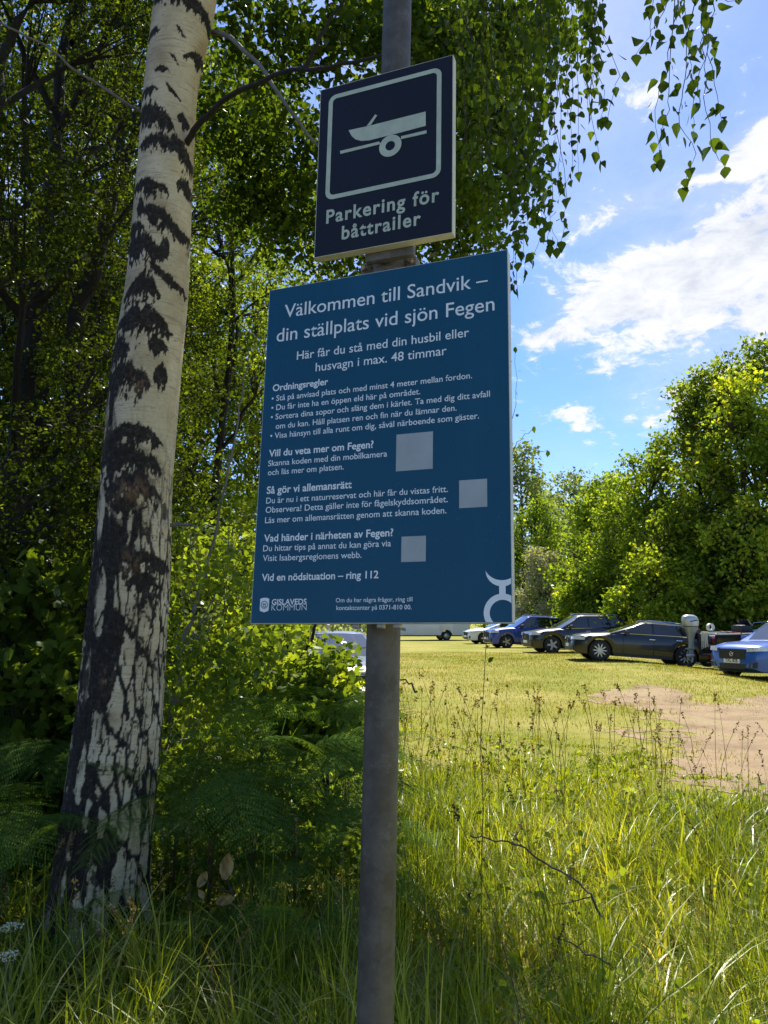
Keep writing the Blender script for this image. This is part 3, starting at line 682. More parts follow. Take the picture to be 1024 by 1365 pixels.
BY = 4.2        # the birch's distance
EDGE = [(-140, 222, 300), (0, 208, 288), (117, 193, 262), (234, 184, 256), (381, 170, 251), (500, 149, 240), (650, 135, 228), (800, 121, 225), (870, 113, 219), (960, 103, 215), (1060, 88, 206), (1140, 76, 199), (1200, 68, 198), (1235, 60, 202)]
def build_birch():
    ctl = []
    for y, l, r in EDGE:
        a, b = P(l, y, BY), P(r, y, BY); ctl.append(((a.x + b.x) / 2, a.z, (b.x - a.x) / 2))
    zt = [6.6, 8.2, 10.0]; (x0, z0, r0), (x1, z1, r1) = ctl[0], ctl[2]; sl = (x0 - x1) / (z0 - z1)
    top = [(x0 + sl * (z - z0) * .8, z, r0 * (1 - (z - z0) / 6.0) + .01) for z in (z0 + 1.0, z0 + 2.2, z0 + 4)]
    ctl = top[::-1] + ctl; Zc = np.array([c[1] for c in ctl])[::-1]; Xc = np.array([c[0] for c in ctl])[::-1]; Rc = np.array([c[2] for c in ctl])[::-1]
    n, nz = 224, 1500
    zz = np.linspace(Zc[0] - .03, Zc[-1], nz)
    X = np.interp(zz, Zc, Xc); Rr = np.interp(zz, Zc, Rc)
    k = np.ones(41) / 41; pad = lambda a: np.convolve(np.concatenate([np.full(20, a[0]), a, np.full(20, a[-1])]), k, 'valid'); X, Rr = pad(X), pad(Rr)
    th = np.linspace(0, 2 * np.pi, n, endpoint=False); TH, ZZ = np.meshgrid(th, zz)
    base = np.array([float(X[0]), BY, 0.0])
    # s: -1 left silhouette .. 1 right silhouette for the side towards the path; h = authored height scale (photo rows)
    S = np.sin(TH); front = np.cos(TH) > 0
    rows = np.interp(zz, [P(0, y, BY).z for y in (1400, 1200, 1000, 800, 600, 400, 200, 0, -400, -2000)][::1], [1400, 1200, 1000, 800, 600, 400, 200, 0, -400, -2000])
    H = np.repeat(rows[:, None], n, 1)
    circ = np.stack([np.cos(TH), np.sin(TH)], -1)
    def N(fa, fh, oct, seed): return fbm(np.stack([circ[..., 0].ravel() * fa + 50, circ[..., 1].ravel() * fa + 50, H.ravel() * fh + 500], 1), oct, seed).reshape(TH.shape)
    w1 = N(3, .02, 3, 2) - .5; w2 = N(9, .07, 3, 5) - .5; w3 = N(22, .2, 2, 8) - .5
    dark = np.zeros_like(TH); A = np.where(front, S, np.sign(S) * (2 - np.abs(S)))   # unrolled -2..2
    bands = [  # row at centre, centre s, half width, slope (rows per s), droop, thickness, drip
        (14, -.25, .75, 14, 16, 15, 6), (36, .85, .3, 30, 0, 8, 0), (66, -.72, .3, 4, 3, 6, 3), (67, .38, .15, 26, 0, 2.5, 0), (106, .3, .17, 26, 0, 2.5, 0), (118, -.1, .25, 8, 2, 3, 0),
        (145, .38, .24, 30, 0, 4, 0), (141, -.65, .4, 2, 4, 5, 2), (175, -.35, .75, 14, 10, 13, 4), (176, .75, .15, 20, 0, 6, 3), (211, -.1, .6, 6, 8, 9, 5), (218, .75, .3, 40, 0, 14, 4),
        (267, -.35, .62, 6, 12, 9, 12), (262, .9, .2, 10, 0, 9, 5), (296, -.5, .12, 0, 0, 12, 0), (312, .35, .7, 24, 10, 10, 10), (322, -.7, .35, 4, 5, 9, 8), (346, -.3, .65, 12, 12, 14, 18), (352, .42, .12, 10, 0, 16, 0),
        (386, .55, .45, 30, 0, 6, 2), (398, -.15, .5, 0, 24, 14, 24), (440, -.05, .8, 0, 34, 14, 22), (476, .5, .22, 10, 0, 9, 12), (480, -.7, .4, 0, 10, 16, 26), (512, -.25, .6, 4, 30, 12, 22), (515, .65, .14, 0, 0, 14, 4),
        (585, .1, .6, 6, 24, 10, 16), (618, -.15, .85, 0, 30, 16, 30), (652, .15, .65, 0, 44, 13, 24), (683, .0, .3, 0, 0, 12, 10), (745, .25, .7, 0, 34, 9, 30), (775, .55, .3, 0, 20, 9, 26), (-60, .2, .8, 12, 20, 14, 6), (-120, -.4, .6, 12, 16, 10, 6), (-190, .1, .9, 12, 16, 12, 6)]
    r2 = np.random.default_rng(5)
    for yy in range(-900, 800, 52): bands.append((yy, 2.0 * r2.choice([-1, 1]) * r2.uniform(.7, 1), r2.uniform(.3, .7), 0, 14, 9, 8))
    for (y0, c, hw, sl, dr, tk, drip) in bands:
        hw = hw * 1.25; u = (A - c) / hw; env = np.clip(1 - np.abs(u + w1 * .5) ** 2.5, 0, 1)
        yc = y0 + sl * (A - c) + dr * .55 * u ** 2 + w1 * 10 + w2 * 13
        hw_ = hw; d = H - yc; up_ = 1.15 * tk * env * (1 + w2 * 1.5); dn = (tk + drip * (w2 + w3 + .3).clip(0) * 1.3) * env
        q = np.where(d < 0, 1 + d / np.maximum(up_, .5), 1 - d / np.maximum(dn, .5))
        dark = np.maximum(dark, sst(q + w3 * 1.0 + w2 * .5, -.12, .10) * (env > .02))
    # furrowed lower bark: cracked plates, mostly black on the left, pale on the right
    def plates(nc, hh, seed):
        U = (TH / (2 * np.pi) * nc + w1 * .55 + w2 * .42 + w3 * .16).ravel(); W = (H / hh + w2 * .30 + w3 * .22 + w1 * .5).ravel()
        f1 = np.full(U.shape, 9.0); f2 = f1.copy(); cid = np.zeros(U.shape); iu, iw = np.floor(U).astype(int), np.floor(W).astype(int)
        for du in (-1, 0, 1):
            for dw in (-1, 0, 1):
                cu, cw = iu + du, iw + dw; k = ((cu % nc) * 7349 + cw * 9151 + seed * 131) & 0xffff
                h1 = (k * 40503 + 977) % 65521 / 65521.; h2 = (k * 30011 + 3571) % 65497 / 65497.; h3 = (k * 52967 + 77) % 65479 / 65479.
                d = np.hypot(U - cu - .15 - .7 * h1, (W - cw - .1 - .8 * h2) * .9); new = d < f1
                f2 = np.where(new, f1, np.minimum(f2, d)); cid = np.where(new, h3, cid); f1 = np.where(new, d, f1)
        return (f2 - f1).reshape(TH.shape), cid.reshape(TH.shape)
    e1, c1 = plates(22, 74, 3); e2, c2 = plates(40, 34, 8)
    lowf = sst(H + 120 * w1, 520, 760)
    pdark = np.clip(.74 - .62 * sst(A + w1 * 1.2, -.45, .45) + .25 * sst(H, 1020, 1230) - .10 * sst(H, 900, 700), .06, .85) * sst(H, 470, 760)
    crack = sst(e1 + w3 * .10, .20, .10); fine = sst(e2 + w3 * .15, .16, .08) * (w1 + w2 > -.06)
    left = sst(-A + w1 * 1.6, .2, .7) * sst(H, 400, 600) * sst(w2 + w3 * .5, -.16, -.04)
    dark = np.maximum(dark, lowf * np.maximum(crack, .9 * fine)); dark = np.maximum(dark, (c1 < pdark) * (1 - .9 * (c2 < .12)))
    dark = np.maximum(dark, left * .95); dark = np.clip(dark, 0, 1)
    rust = np.zeros_like(TH)
    for (y0, c, hy, hs) in ((662, .18, 14, .4), (753, .25, 12, .22), (905, -.05, 14, .12), (520, .12, 14, .2)):
        rust = np.maximum(rust, np.exp(-((H - y0) / hy) ** 2 - ((A - c) / hs) ** 2) * sst(w2 + w3 + .5, .35, .7))
    disp = (dark * (-.006 + .016 * (N(20, .06, 3, 41) - .3)) + .006 * w2 * lowf * 2 + .03 * w1 * Rr[:, None]) * (.35 + .65 * lowf)
    for (y0, c, hy, hs, am) in ((662, .15, 22, .45, .020), (752, .3, 20, .35, .016), (222, .65, 18, .25, .02), (442, -.1, 16, .6, .008)):
        disp = disp + am * np.exp(-((H - y0) / hy) ** 2 - ((A - c) / hs) ** 2)
    flare = sst(ZZ, .25, 0) * .03 * (1 + np.sin(TH * 5 + 1))
    rad = Rr[:, None] + disp + flare
    V = np.stack([X[:, None] + rad * np.sin(TH), BY - rad * np.cos(TH), ZZ], -1).reshape(-1, 3)
    i = np.arange(nz - 1)[:, None] * n; j = np.arange(n)[None]; f = np.stack([i + j, i + (j + 1) % n, i + n + (j + 1) % n, i + n + j], -1).reshape(-1, 4)
    root = empty('birch_tree', (base[0], BY, 0)); tag(root, 'big leaning birch with white bark, black bands and drooping twigs', 'tree')
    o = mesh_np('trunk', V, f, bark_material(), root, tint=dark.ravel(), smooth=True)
    a = o.data.attributes.new('rust', 'FLOAT', 'POINT'); a.data.foreach_set('value', rust.ravel().astype(np.float32))
    # visible boughs
    def bough(pts, r0, r1, mat):
        q = [np.array(P(*p)) for p in pts]; out = []
        for i_ in range(len(q) - 1): out += list(wob(q[i_], q[i_ + 1], 6, .006, rng))[(1 if i_ else 0):]
        mb = MB().tube(out, list(np.linspace(r0, r1, len(out))), 8); mb.build('bough', mat, root, smooth=True)
    bough([(246, 196, 4.15), (270, 160, 4.0), (320, 120, 3.7), (380, 96, 3.5), (440, 90, 3.3), (520, 70, 3.2)], .020, .007, M['bark_dark'])
    bough([(405, 92, 3.4), (425, 50, 3.35), (470, -20, 3.3)], .011, .006, M['bark_dark'])
    bough([(282, 42, 4.3), (310, 52, 4.1), (350, 92, 3.9), (385, 145, 3.8), (425, 195, 3.8)], .016, .008, M['grey_twig'])
    bough([(0, 30, 4.0), (60, 60, 4.1), (110, 100, 4.2), (190, 150, 4.3)], .006, .010, M['grey_twig'])
    bough([(228, 700, 4.15), (250, 700, 4.1), (262, 702, 4.05)], .012, .005, M['grey_twig'])
    bough([(250, -160, 4.2), (450, -230, 3.6), (700, -260, 3.0), (960, -180, 2.6), (1010, -100, 2.5)], .03, .006, M['bark_dark'])
    bough([(250, -60, 4.4), (420, -60, 4.8), (600, 40, 5.2), (690, 190, 5.4), (720, 240, 5.4)], .03, .008, M['bark_dark'])
    bough([(250, -100, 4.6), (500, -140, 5.8), (760, -120, 6.4)], .035, .01, M['bark_dark'])
    # hanging sprays: thin drooping twigs with leaves along them
    g = np.random.default_rng(77)
    def spray(*a_, **k_): hanging_spray(root, g, *a_, **k_)
    B1 = [(900, -60), (880, 10), (868, 70), (860, 115)]
    L = 2.7
    spray([[(905, -80, L), (890, 0, L), (868, 40, L), (848, 72, L)], [(905, -80, L), (905, 0, L - .02), (890, 70, L - .03), (878, 130, L - .03), (880, 212, L - .02)],
           [(920, -80, L - .1), (925, 10, L - .1), (915, 90, L - .12), (905, 150, L - .12), (928, 205, L - .1), (910, 250, L - .1)], [(935, -90, L), (950, 0, L), (945, 60, L - .03), (938, 130, L - .03), (950, 200, L - .02), (966, 222, L)],
           [(930, -90, L - .15), (935, 20, L - .15), (950, 90, L - .16), (962, 160, L - .15)], [(900, -90, L - .1), (898, 30, L - .1), (892, 110, L - .1), (886, 160, L - .1), (882, 200, L - .1)]], .050, 25, .3)
    spray([[(930, -90, L), (945, -20, L), (970, 2, L), (985, -8, L)], [(880, -90, L), (872, -10, L), (868, 50, L)], [(915, -90, L + .1), (912, 0, L + .1), (918, 60, L + .1), (922, 110, L + .1)], [(925, -90, L + .05), (940, 40, L + .05), (930, 120, L + .04), (925, 175, L + .04)]], .048, 24, .3)
    # right-hand fringe of the crown
    fr = [(805, 25), (795, 105), (775, 60), (760, 130), (800, 215), (785, 150), (740, 190), (745, 110), (752, 250), (742, 330), (725, 260), (710, 345), (695, 300), (680, 240), (690, 385), (660, 300), (640, 330), (665, 200), (700, 150), (720, 90), (765, 20), (730, 30), (705, 220), (735, 150), (650, 120), (625, 240), (635, 180)]
    for b0 in range(0, len(fr), 5):
        ps = []
        for (x, y) in fr[b0:b0 + 5]:
            d = g.uniform(2.9, 3.8)
            for q in range(3):
                xx = x + g.normal() * 12 * (q > 0); yy = y - g.uniform(0, 60) * (q > 0); x0 = xx - g.uniform(-10, 60); h = g.uniform(150, 330)
                ps.append([(x0, yy - h, d), (xx - 6 + g.normal() * 8, yy - h * .55, d), (xx + g.normal() * 9, yy - h * .2, d), (xx, yy, d)])
        spray(ps, .050, 22, .42)
    # crown masses, high up and behind
    def mass(boxes, n, leaf, tint, sd):
        g2 = np.random.default_rng(sd); lobes = []
        for (px, py, Y, rp) in boxes:
            c = P(px, py, Y); r = rp * Y / F; lobes.append((c.x, c.y, c.z, r, r * .85))
        pos, s, ti, outn = lobes_crown(lobes, n, leaf, g2, tint, .3, .1)
        pos[..., 2] -= 0; ok = pos[:, 1] > 2.7
        leaf_object('crown', leaf_cloud(pos[ok], s[ok], ti[ok], BIRCH, up=.2, droop=.8, g=g2), M['birch_leaf'], root)
    mass([(560, 20, 5.2, 90), (640, 60, 5.0, 90), (660, 170, 5.4, 80), (700, 60, 4.8, 80), (690, 250, 5.6, 60), (640, 270, 6.0, 60), (420, 40, 5.0, 90), (360, 120, 5.4, 80), (330, 20, 5.0, 80), (480, 40, 4.8, 80), (650, 120, 6.5, 90), (560, 60, 6.6, 110), (400, 200, 6.6, 90), (350, 260, 6.8, 90),
          (400, 300, 6.6, 80), (640, 310, 7, 50), (620, 200, 6.5, 60), (300, 160, 6.2, 80), (740, 20, 5.2, 60)], 21000, .055, .42, 3)
    mass([(600, 120, 7.2, 90), (660, 60, 7.6, 90), (600, 300, 7.0, 90), (540, 420, 6.8, 100), (560, 250, 7.4, 110), (640, 200, 7.8, 90), (480, 330, 7.2, 110), (450, 480, 6.6, 90)], 15000, .055, .42, 8)  # extra leaf lobes, some hidden by the board, added to shade the foreground
    mass([(450, -250, 5, 260), (200, -300, 5, 260), (620, -260, 5.5, 220), (760, -160, 5.0, 120), (60, -160, 5.5, 240), (300, -120, 6.5, 220), (560, -110, 7, 180), (400, -500, 4.5, 300), (650, -600, 4.2, 260), (100, -600, 4.5, 300), (720, -330, 4.5, 180)], 24000, .06, .45, 4)
build_birch()

# ------------------------------------------------------------------ woodland on the left
def px_tree(px, Y): return ((px - 512) / F * Y, Y)
def stem(*pts): return [tuple(P(*p)) for p in pts]
GW = 'trees of the shady wood'
WT = [  # px, Y, height, spread, leaf, n, lobes, low, trunk r, lean, tint
    ('broadleaf_tree', 'dark leaning tree with two crossing stems behind birch, at the picture edge', 95, 7.2, 10, 2.3, .040, 62000, 22, .10, .13, (.25, .2), .40, [[(-20, 830, 7.2), (30, 560, 7.2), (75, 200, 7.3), (105, 0, 7.4), (140, -300, 7.5)], [(0, 640, 7.4), (90, 560, 7.3), (120, 380, 7.3), (150, 260, 7.3), (215, 80, 7.4), (260, -120, 7.5)]]),
    ('broadleaf_tree', 'stout dark tree bending in at the upper left corner', -10, 5.8, 9, 2.0, .036, 42000, 16, .30, .10, (.3, .1), .40, [[(-120, 800, 5.8), (-60, 400, 5.8), (0, 130, 5.8), (45, 0, 5.9), (90, -200, 6)]]),
    ('broadleaf_tree', 'slim dark tree seen just left of the birch trunk', 150, 9.5, 11, 2.3, .048, 48000, 20, .06, .12, (.2, .2), .42, [[(60, 800, 9.5), (110, 520, 9.5), (160, 200, 9.6), (170, 0, 9.7), (190, -200, 9.8)]]),
    ('broadleaf_tree', 'leafy tree directly right of the birch trunk, low branches', 285, 11.5, 11.5, 2.4, .055, 46000, 22, .05, .11, (.1, .2), .5, None),
    ('broadleaf_tree', 'bright leafed tree between birch trunk and blue board', 330, 15, 9.5, 2.3, .07, 30000, 20, .06, .12, (0, .2), .58, None),
    ('broadleaf_tree', 'deep shade tree filling the far left of the wood', 20, 11, 12, 2.9, .075, 27000, 20, .04, .14, (.1, .3), .38, None),
    ('broadleaf_tree', 'tall tree deep in the wood behind the birch', 180, 15, 15, 3.2, .12, 17000, 20, .05, .16, (0, .2), .45, None),
    ('broadleaf_tree', 'far leafy tree deep in the wood, just left of birch', 80, 18, 16, 3.6, .14, 16000, 20, .05, .18, (0, .2), .45, None),
    ('broadleaf_tree', 'dark backdrop tree far behind the birch, left of the sign post top', 250, 21, 19, 4.2, .16, 20000, 24, .05, .2, (0, .2), .35, None),
    ('broadleaf_tree', 'dark backdrop tree in the far upper left', 110, 24, 23, 5.0, .18, 20000, 24, .05, .2, (0, .2), .35, None),
    ('broadleaf_tree', 'backdrop tree farthest to the left', -40, 18, 18, 4.6, .15, 18000, 24, .05, .2, (0, .2), .35, None),
    ('broadleaf_tree', 'hazel-like tree at the far left wood edge', -110, 9, 9, 2.8, .09, 12000, 16, .04, .10, (.1, .3), .40, None)]
for i, (nm, lb, px, Y, h, sp, lf, n, nl, low, tr, ln, ti, st) in enumerate(WT):
    stems = [stem(*s) for s in st] if st else None
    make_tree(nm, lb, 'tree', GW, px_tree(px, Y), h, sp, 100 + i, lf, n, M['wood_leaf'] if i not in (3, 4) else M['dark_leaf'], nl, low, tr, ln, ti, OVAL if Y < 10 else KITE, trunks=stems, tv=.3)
# sapling stem right of the birch and understorey shrubs
def make_shrub(label, px, Y, h, sp, seed, leaf, n, mat, tint, shape=MAPLE, lean=(0, 0), nl=9, low=.25, r=.022, name='leafy_shrub', cat='shrub', stems=None, bark=None, group='shrubs under the trees'):
    return make_tree(name, label, cat, group, px_tree(px, Y), h, sp, seed, leaf, n, mat, nl, low, r, lean, tint, shape, .5, trunks=stems, bark=bark or M['bark_dark'])
make_shrub('pale grey sapling leaning right beside the birch trunk', 235, 5.2, 2.6, .62, 201, .055, 2600, M['dark_leaf'], .6, OVAL, nl=9, low=.35, name='sapling', cat='sapling', stems=[stem((225, 960, 5.2), (240, 880, 5.2), (262, 800, 5.2), (290, 700, 5.25), (318, 560, 5.3), (330, 460, 5.4))], bark=M['grey_twig'])
make_shrub('shrub with forked dark stems under the board', 395, 6.4, 1.75, .62, 202, .075, 1500, M['dark_leaf'], .6, MAPLE, low=.5, stems=[stem((392, 985, 6.4), (395, 900, 6.4), (380, 850, 6.4), (372, 780, 6.5)), stem((394, 910, 6.4), (412, 860, 6.4), (428, 800, 6.4), (440, 740, 6.4))])
make_shrub('low bright shrub against the post foot', 440, 6.4, 1.42, .5, 203, .07, 2400, M['dark_leaf'], .6, low=.5)
make_shrub('shady maple shrub left of birch trunk', 40, 5.6, 2.1, .75, 204, .11, 1500, M['dark_leaf'], .15)
make_shrub('dim shrub close behind birch on its left flank', 95, 6.4, 2.7, .9, 205, .10, 2200, M['wood_leaf'], .4)
make_shrub('sunlit shrub right behind the birch sapling', 300, 7.5, 2.6, .85, 206, .07, 4200, M['dark_leaf'], .7, OVAL, low=.48)
make_shrub('shrub by the wooden fence posts', 355, 8.2, 1.7, .6, 207, .06, 2600, M['dark_leaf'], .6, OVAL, low=.5)
make_shrub('shadowy thicket shrub at the far left edge', -40, 6.6, 2.4, 1.0, 208, .09, 2600, M['wood_leaf'], .35, OVAL)
# slender shoot beside the board's right edge
def shoot():
    x, y = px_tree(640, 3.2); root = empty('willow_shoot', (x, y, 0)); tag(root, 'slender green shoot peeping out right of the board', 'sapling')
    gg = np.random.default_rng(12)
    hanging_spray(root, gg, [[(640, 1330, 3.2), (640, 1000, 3.2), (655, 700, 3.2), (672, 600, 3.2), (688, 540, 3.2), (687, 462, 3.2)], [(655, 700, 3.2), (680, 625, 3.18), (705, 598, 3.15), (730, 600, 3.12)], [(660, 660, 3.2), (685, 600, 3.2), (700, 578, 3.15), (712, 568, 3.15)]], .03, 16, .8, name='stem', down=-.3, mat='birch_leaf', shape=OVAL)
shoot()

# ------------------------------------------------------------------ trees beyond the cars
GR = 'trees behind the car park'
RT = [  # label, px, Y, top row, spread m, mat, n, leaf, tint, low
    ('tallest dark oak-like tree at the right, above the blue car', 1015, 35, 462, 4.9, 'dark_leaf', 40000, .21, .5, .02),
    ('yellow-green maple in front of the tallest tree, right edge', 1000, 32.5, 500, 3.0, 'maple_leaf', 15000, .20, .60, .04),
    ('dark round tree left of the tallest one', 940, 36, 498, 3.0, 'dark_leaf', 27000, .20, .6, .02),
    ('broad bright tree behind the black estate car', 868, 38.5, 600, 3.7, 'maple_leaf', 27000, .19, .36, .02),
    ('bright leaning tree behind the black off-roader', 808, 43, 640, 3.3, 'maple_leaf', 20000, .20, .38, .02),
    ('slim dark tree between bright ones, middle of the row', 812, 50, 628, 2.8, 'dark_leaf', 12000, .24, .6, .03),
    ('hazy grey-green tree far off, left of the bright row', 765, 72, 630, 5.2, 'hazy_far_leaf', 13000, .34, .45, .05),
    ('tall bluish tree next to the board edge', 698, 62, 596, 4.4, 'hazy_far_leaf', 14000, .32, .2, .04),
    ('pale green willow-like tree near the board edge', 715, 52, 665, 3.0, 'maple_leaf', 12000, .22, .32, .02),
    ('grey silver-leaved bush behind the blue off-roader', 728, 48, 732, 2.9, 'grey_leaf', 17000, .16, .45, .01),
    ('low bright bush behind the bonnet of the black estate', 778, 40, 760, 2.0, 'maple_leaf', 9000, .19, .42, .01),
    ('yellowish bush behind the black estate roof', 872, 34.5, 725, 2.3, 'maple_leaf', 11000, .19, .62, .01),
    ('leafy bush behind the outboard motor', 930, 33.5, 735, 2.0, 'maple_leaf', 10000, .19, .5, .01),
    ('dark shrub behind the boat', 985, 33.5, 690, 2.4, 'dark_leaf', 11000, .20, .4, .01),
    ('dark tree beyond the right edge of the row', 1110, 34, 510, 3.8, 'dark_leaf', 14000, .24, .5, .02),
    ('far hazy tree behind the silver bush', 735, 80, 645, 5.4, 'hazy_far_leaf', 10000, .38, .4, .04)]
for i, (lb, px, Y, top, sp, mt, n, lf, ti, low) in enumerate(RT):
    x, y = px_tree(px, Y); h = P(px, top, Y).z - float(gz(x, y))
    bush = 'bush' in lb or 'shrub' in lb
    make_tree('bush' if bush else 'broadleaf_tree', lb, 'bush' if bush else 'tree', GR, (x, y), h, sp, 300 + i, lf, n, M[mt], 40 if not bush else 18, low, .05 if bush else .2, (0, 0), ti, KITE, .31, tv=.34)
# far wood edge closing the view (one mass nobody could count)
g = np.random.default_rng(9); lobes = []
for i in range(150):
    a = g.uniform(-42, 48); d = g.uniform(88, 120); r = g.uniform(3, 5.5); h = g.uniform(1, 9) if a < 8 or a > 17 else g.uniform(1, 8)
    lobes.append((d * math.sin(R(a)), d * math.cos(R(a)), h, r, r))
pos, s, ti, outn = lobes_crown(lobes, 60000, .55, g, .42, .3)
o = leaf_object('far_wood', leaf_cloud(pos, s, ti, KITE, out=outn, g=g), M['hazy_far_leaf'], None); tag(o, 'distant hazy wood edge closing off the meadow', 'wood', kind='stuff')
# ------------------------------------------------------------------ vehicles
def paint(name, col, rough=.3, metal=.1, coat=.7):
    m, T, out = material(name); b = T.new('ShaderNodeBsdfPrincipled'); co = coords(T)
    n = T.noise(co, 5, 5, .6); dust = T.noise(co, 60, 4, .7)
    sep = T.new('ShaderNodeSeparateXYZ'); T.l.new(co, sep.inputs[0])
    low = T.smooth(sep.outputs[2], .45, .15)
    d = T.math('MULTIPLY', T.math('MULTIPLY_ADD', low, .16, .012), T.smooth(dust, .4, .7))
    T.put(b.inputs['Base Color'], T.mix(d, (*col, 1), (.20, .17, .12, 1)))
    b.inputs['Metallic'].default_value = metal; T.put(b.inputs['Roughness'], T.math('MULTIPLY_ADD', n, .1, rough)); b.inputs['Coat Weight'].default_value = coat; b.inputs['Coat Roughness'].default_value = .03
    T.l.new(b.outputs[0], out.inputs[0]); return m
M['black_paint'] = paint('black_car_paint', (.004, .004, .005)); M['offblack_paint'] = paint('blue_black_car_paint', (.006, .006, .009))
M['royal_paint'] = paint('royal_blue_car_paint', (.012, .045, .32)); M['sky_paint'] = paint('bright_blue_car_paint', (.016, .095, .40)); M['white_paint'] = paint('white_car_paint', (.72, .73, .74), .35, 0)
M['grey_paint'] = paint('dark_grey_car_paint', (.035, .032, .03))
M['car_glass'] = simple('tinted_car_glass', (.012, .016, .018), .04, var=.1, spec=.9, coat=.6)
M['rubber'] = simple('tyre_rubber', (.018, .018, .018), .85, var=.3, scale=30)
M['trim'] = simple('black_plastic_trim', (.02, .02, .021), .55, var=.2)
M['alloy'] = simple('alloy_wheel', (.42, .42, .43), .3, metal=.8, var=.08)
M['chrome'] = simple('bright_metal_trim', (.75, .75, .76), .15, metal=1, var=.05)
M['lamp_glass'] = simple('headlamp_glass', (.62, .65, .68), .08, var=.25, scale=14, coat=1)
M['tail_red'] = simple('red_lamp', (.35, .01, .012), .15, coat=1)
M['plate_white'] = simple('number_plate', (.78, .78, .74), .4, var=.04)
M['ink'] = simple('dark_characters', (.015, .015, .015), .5)

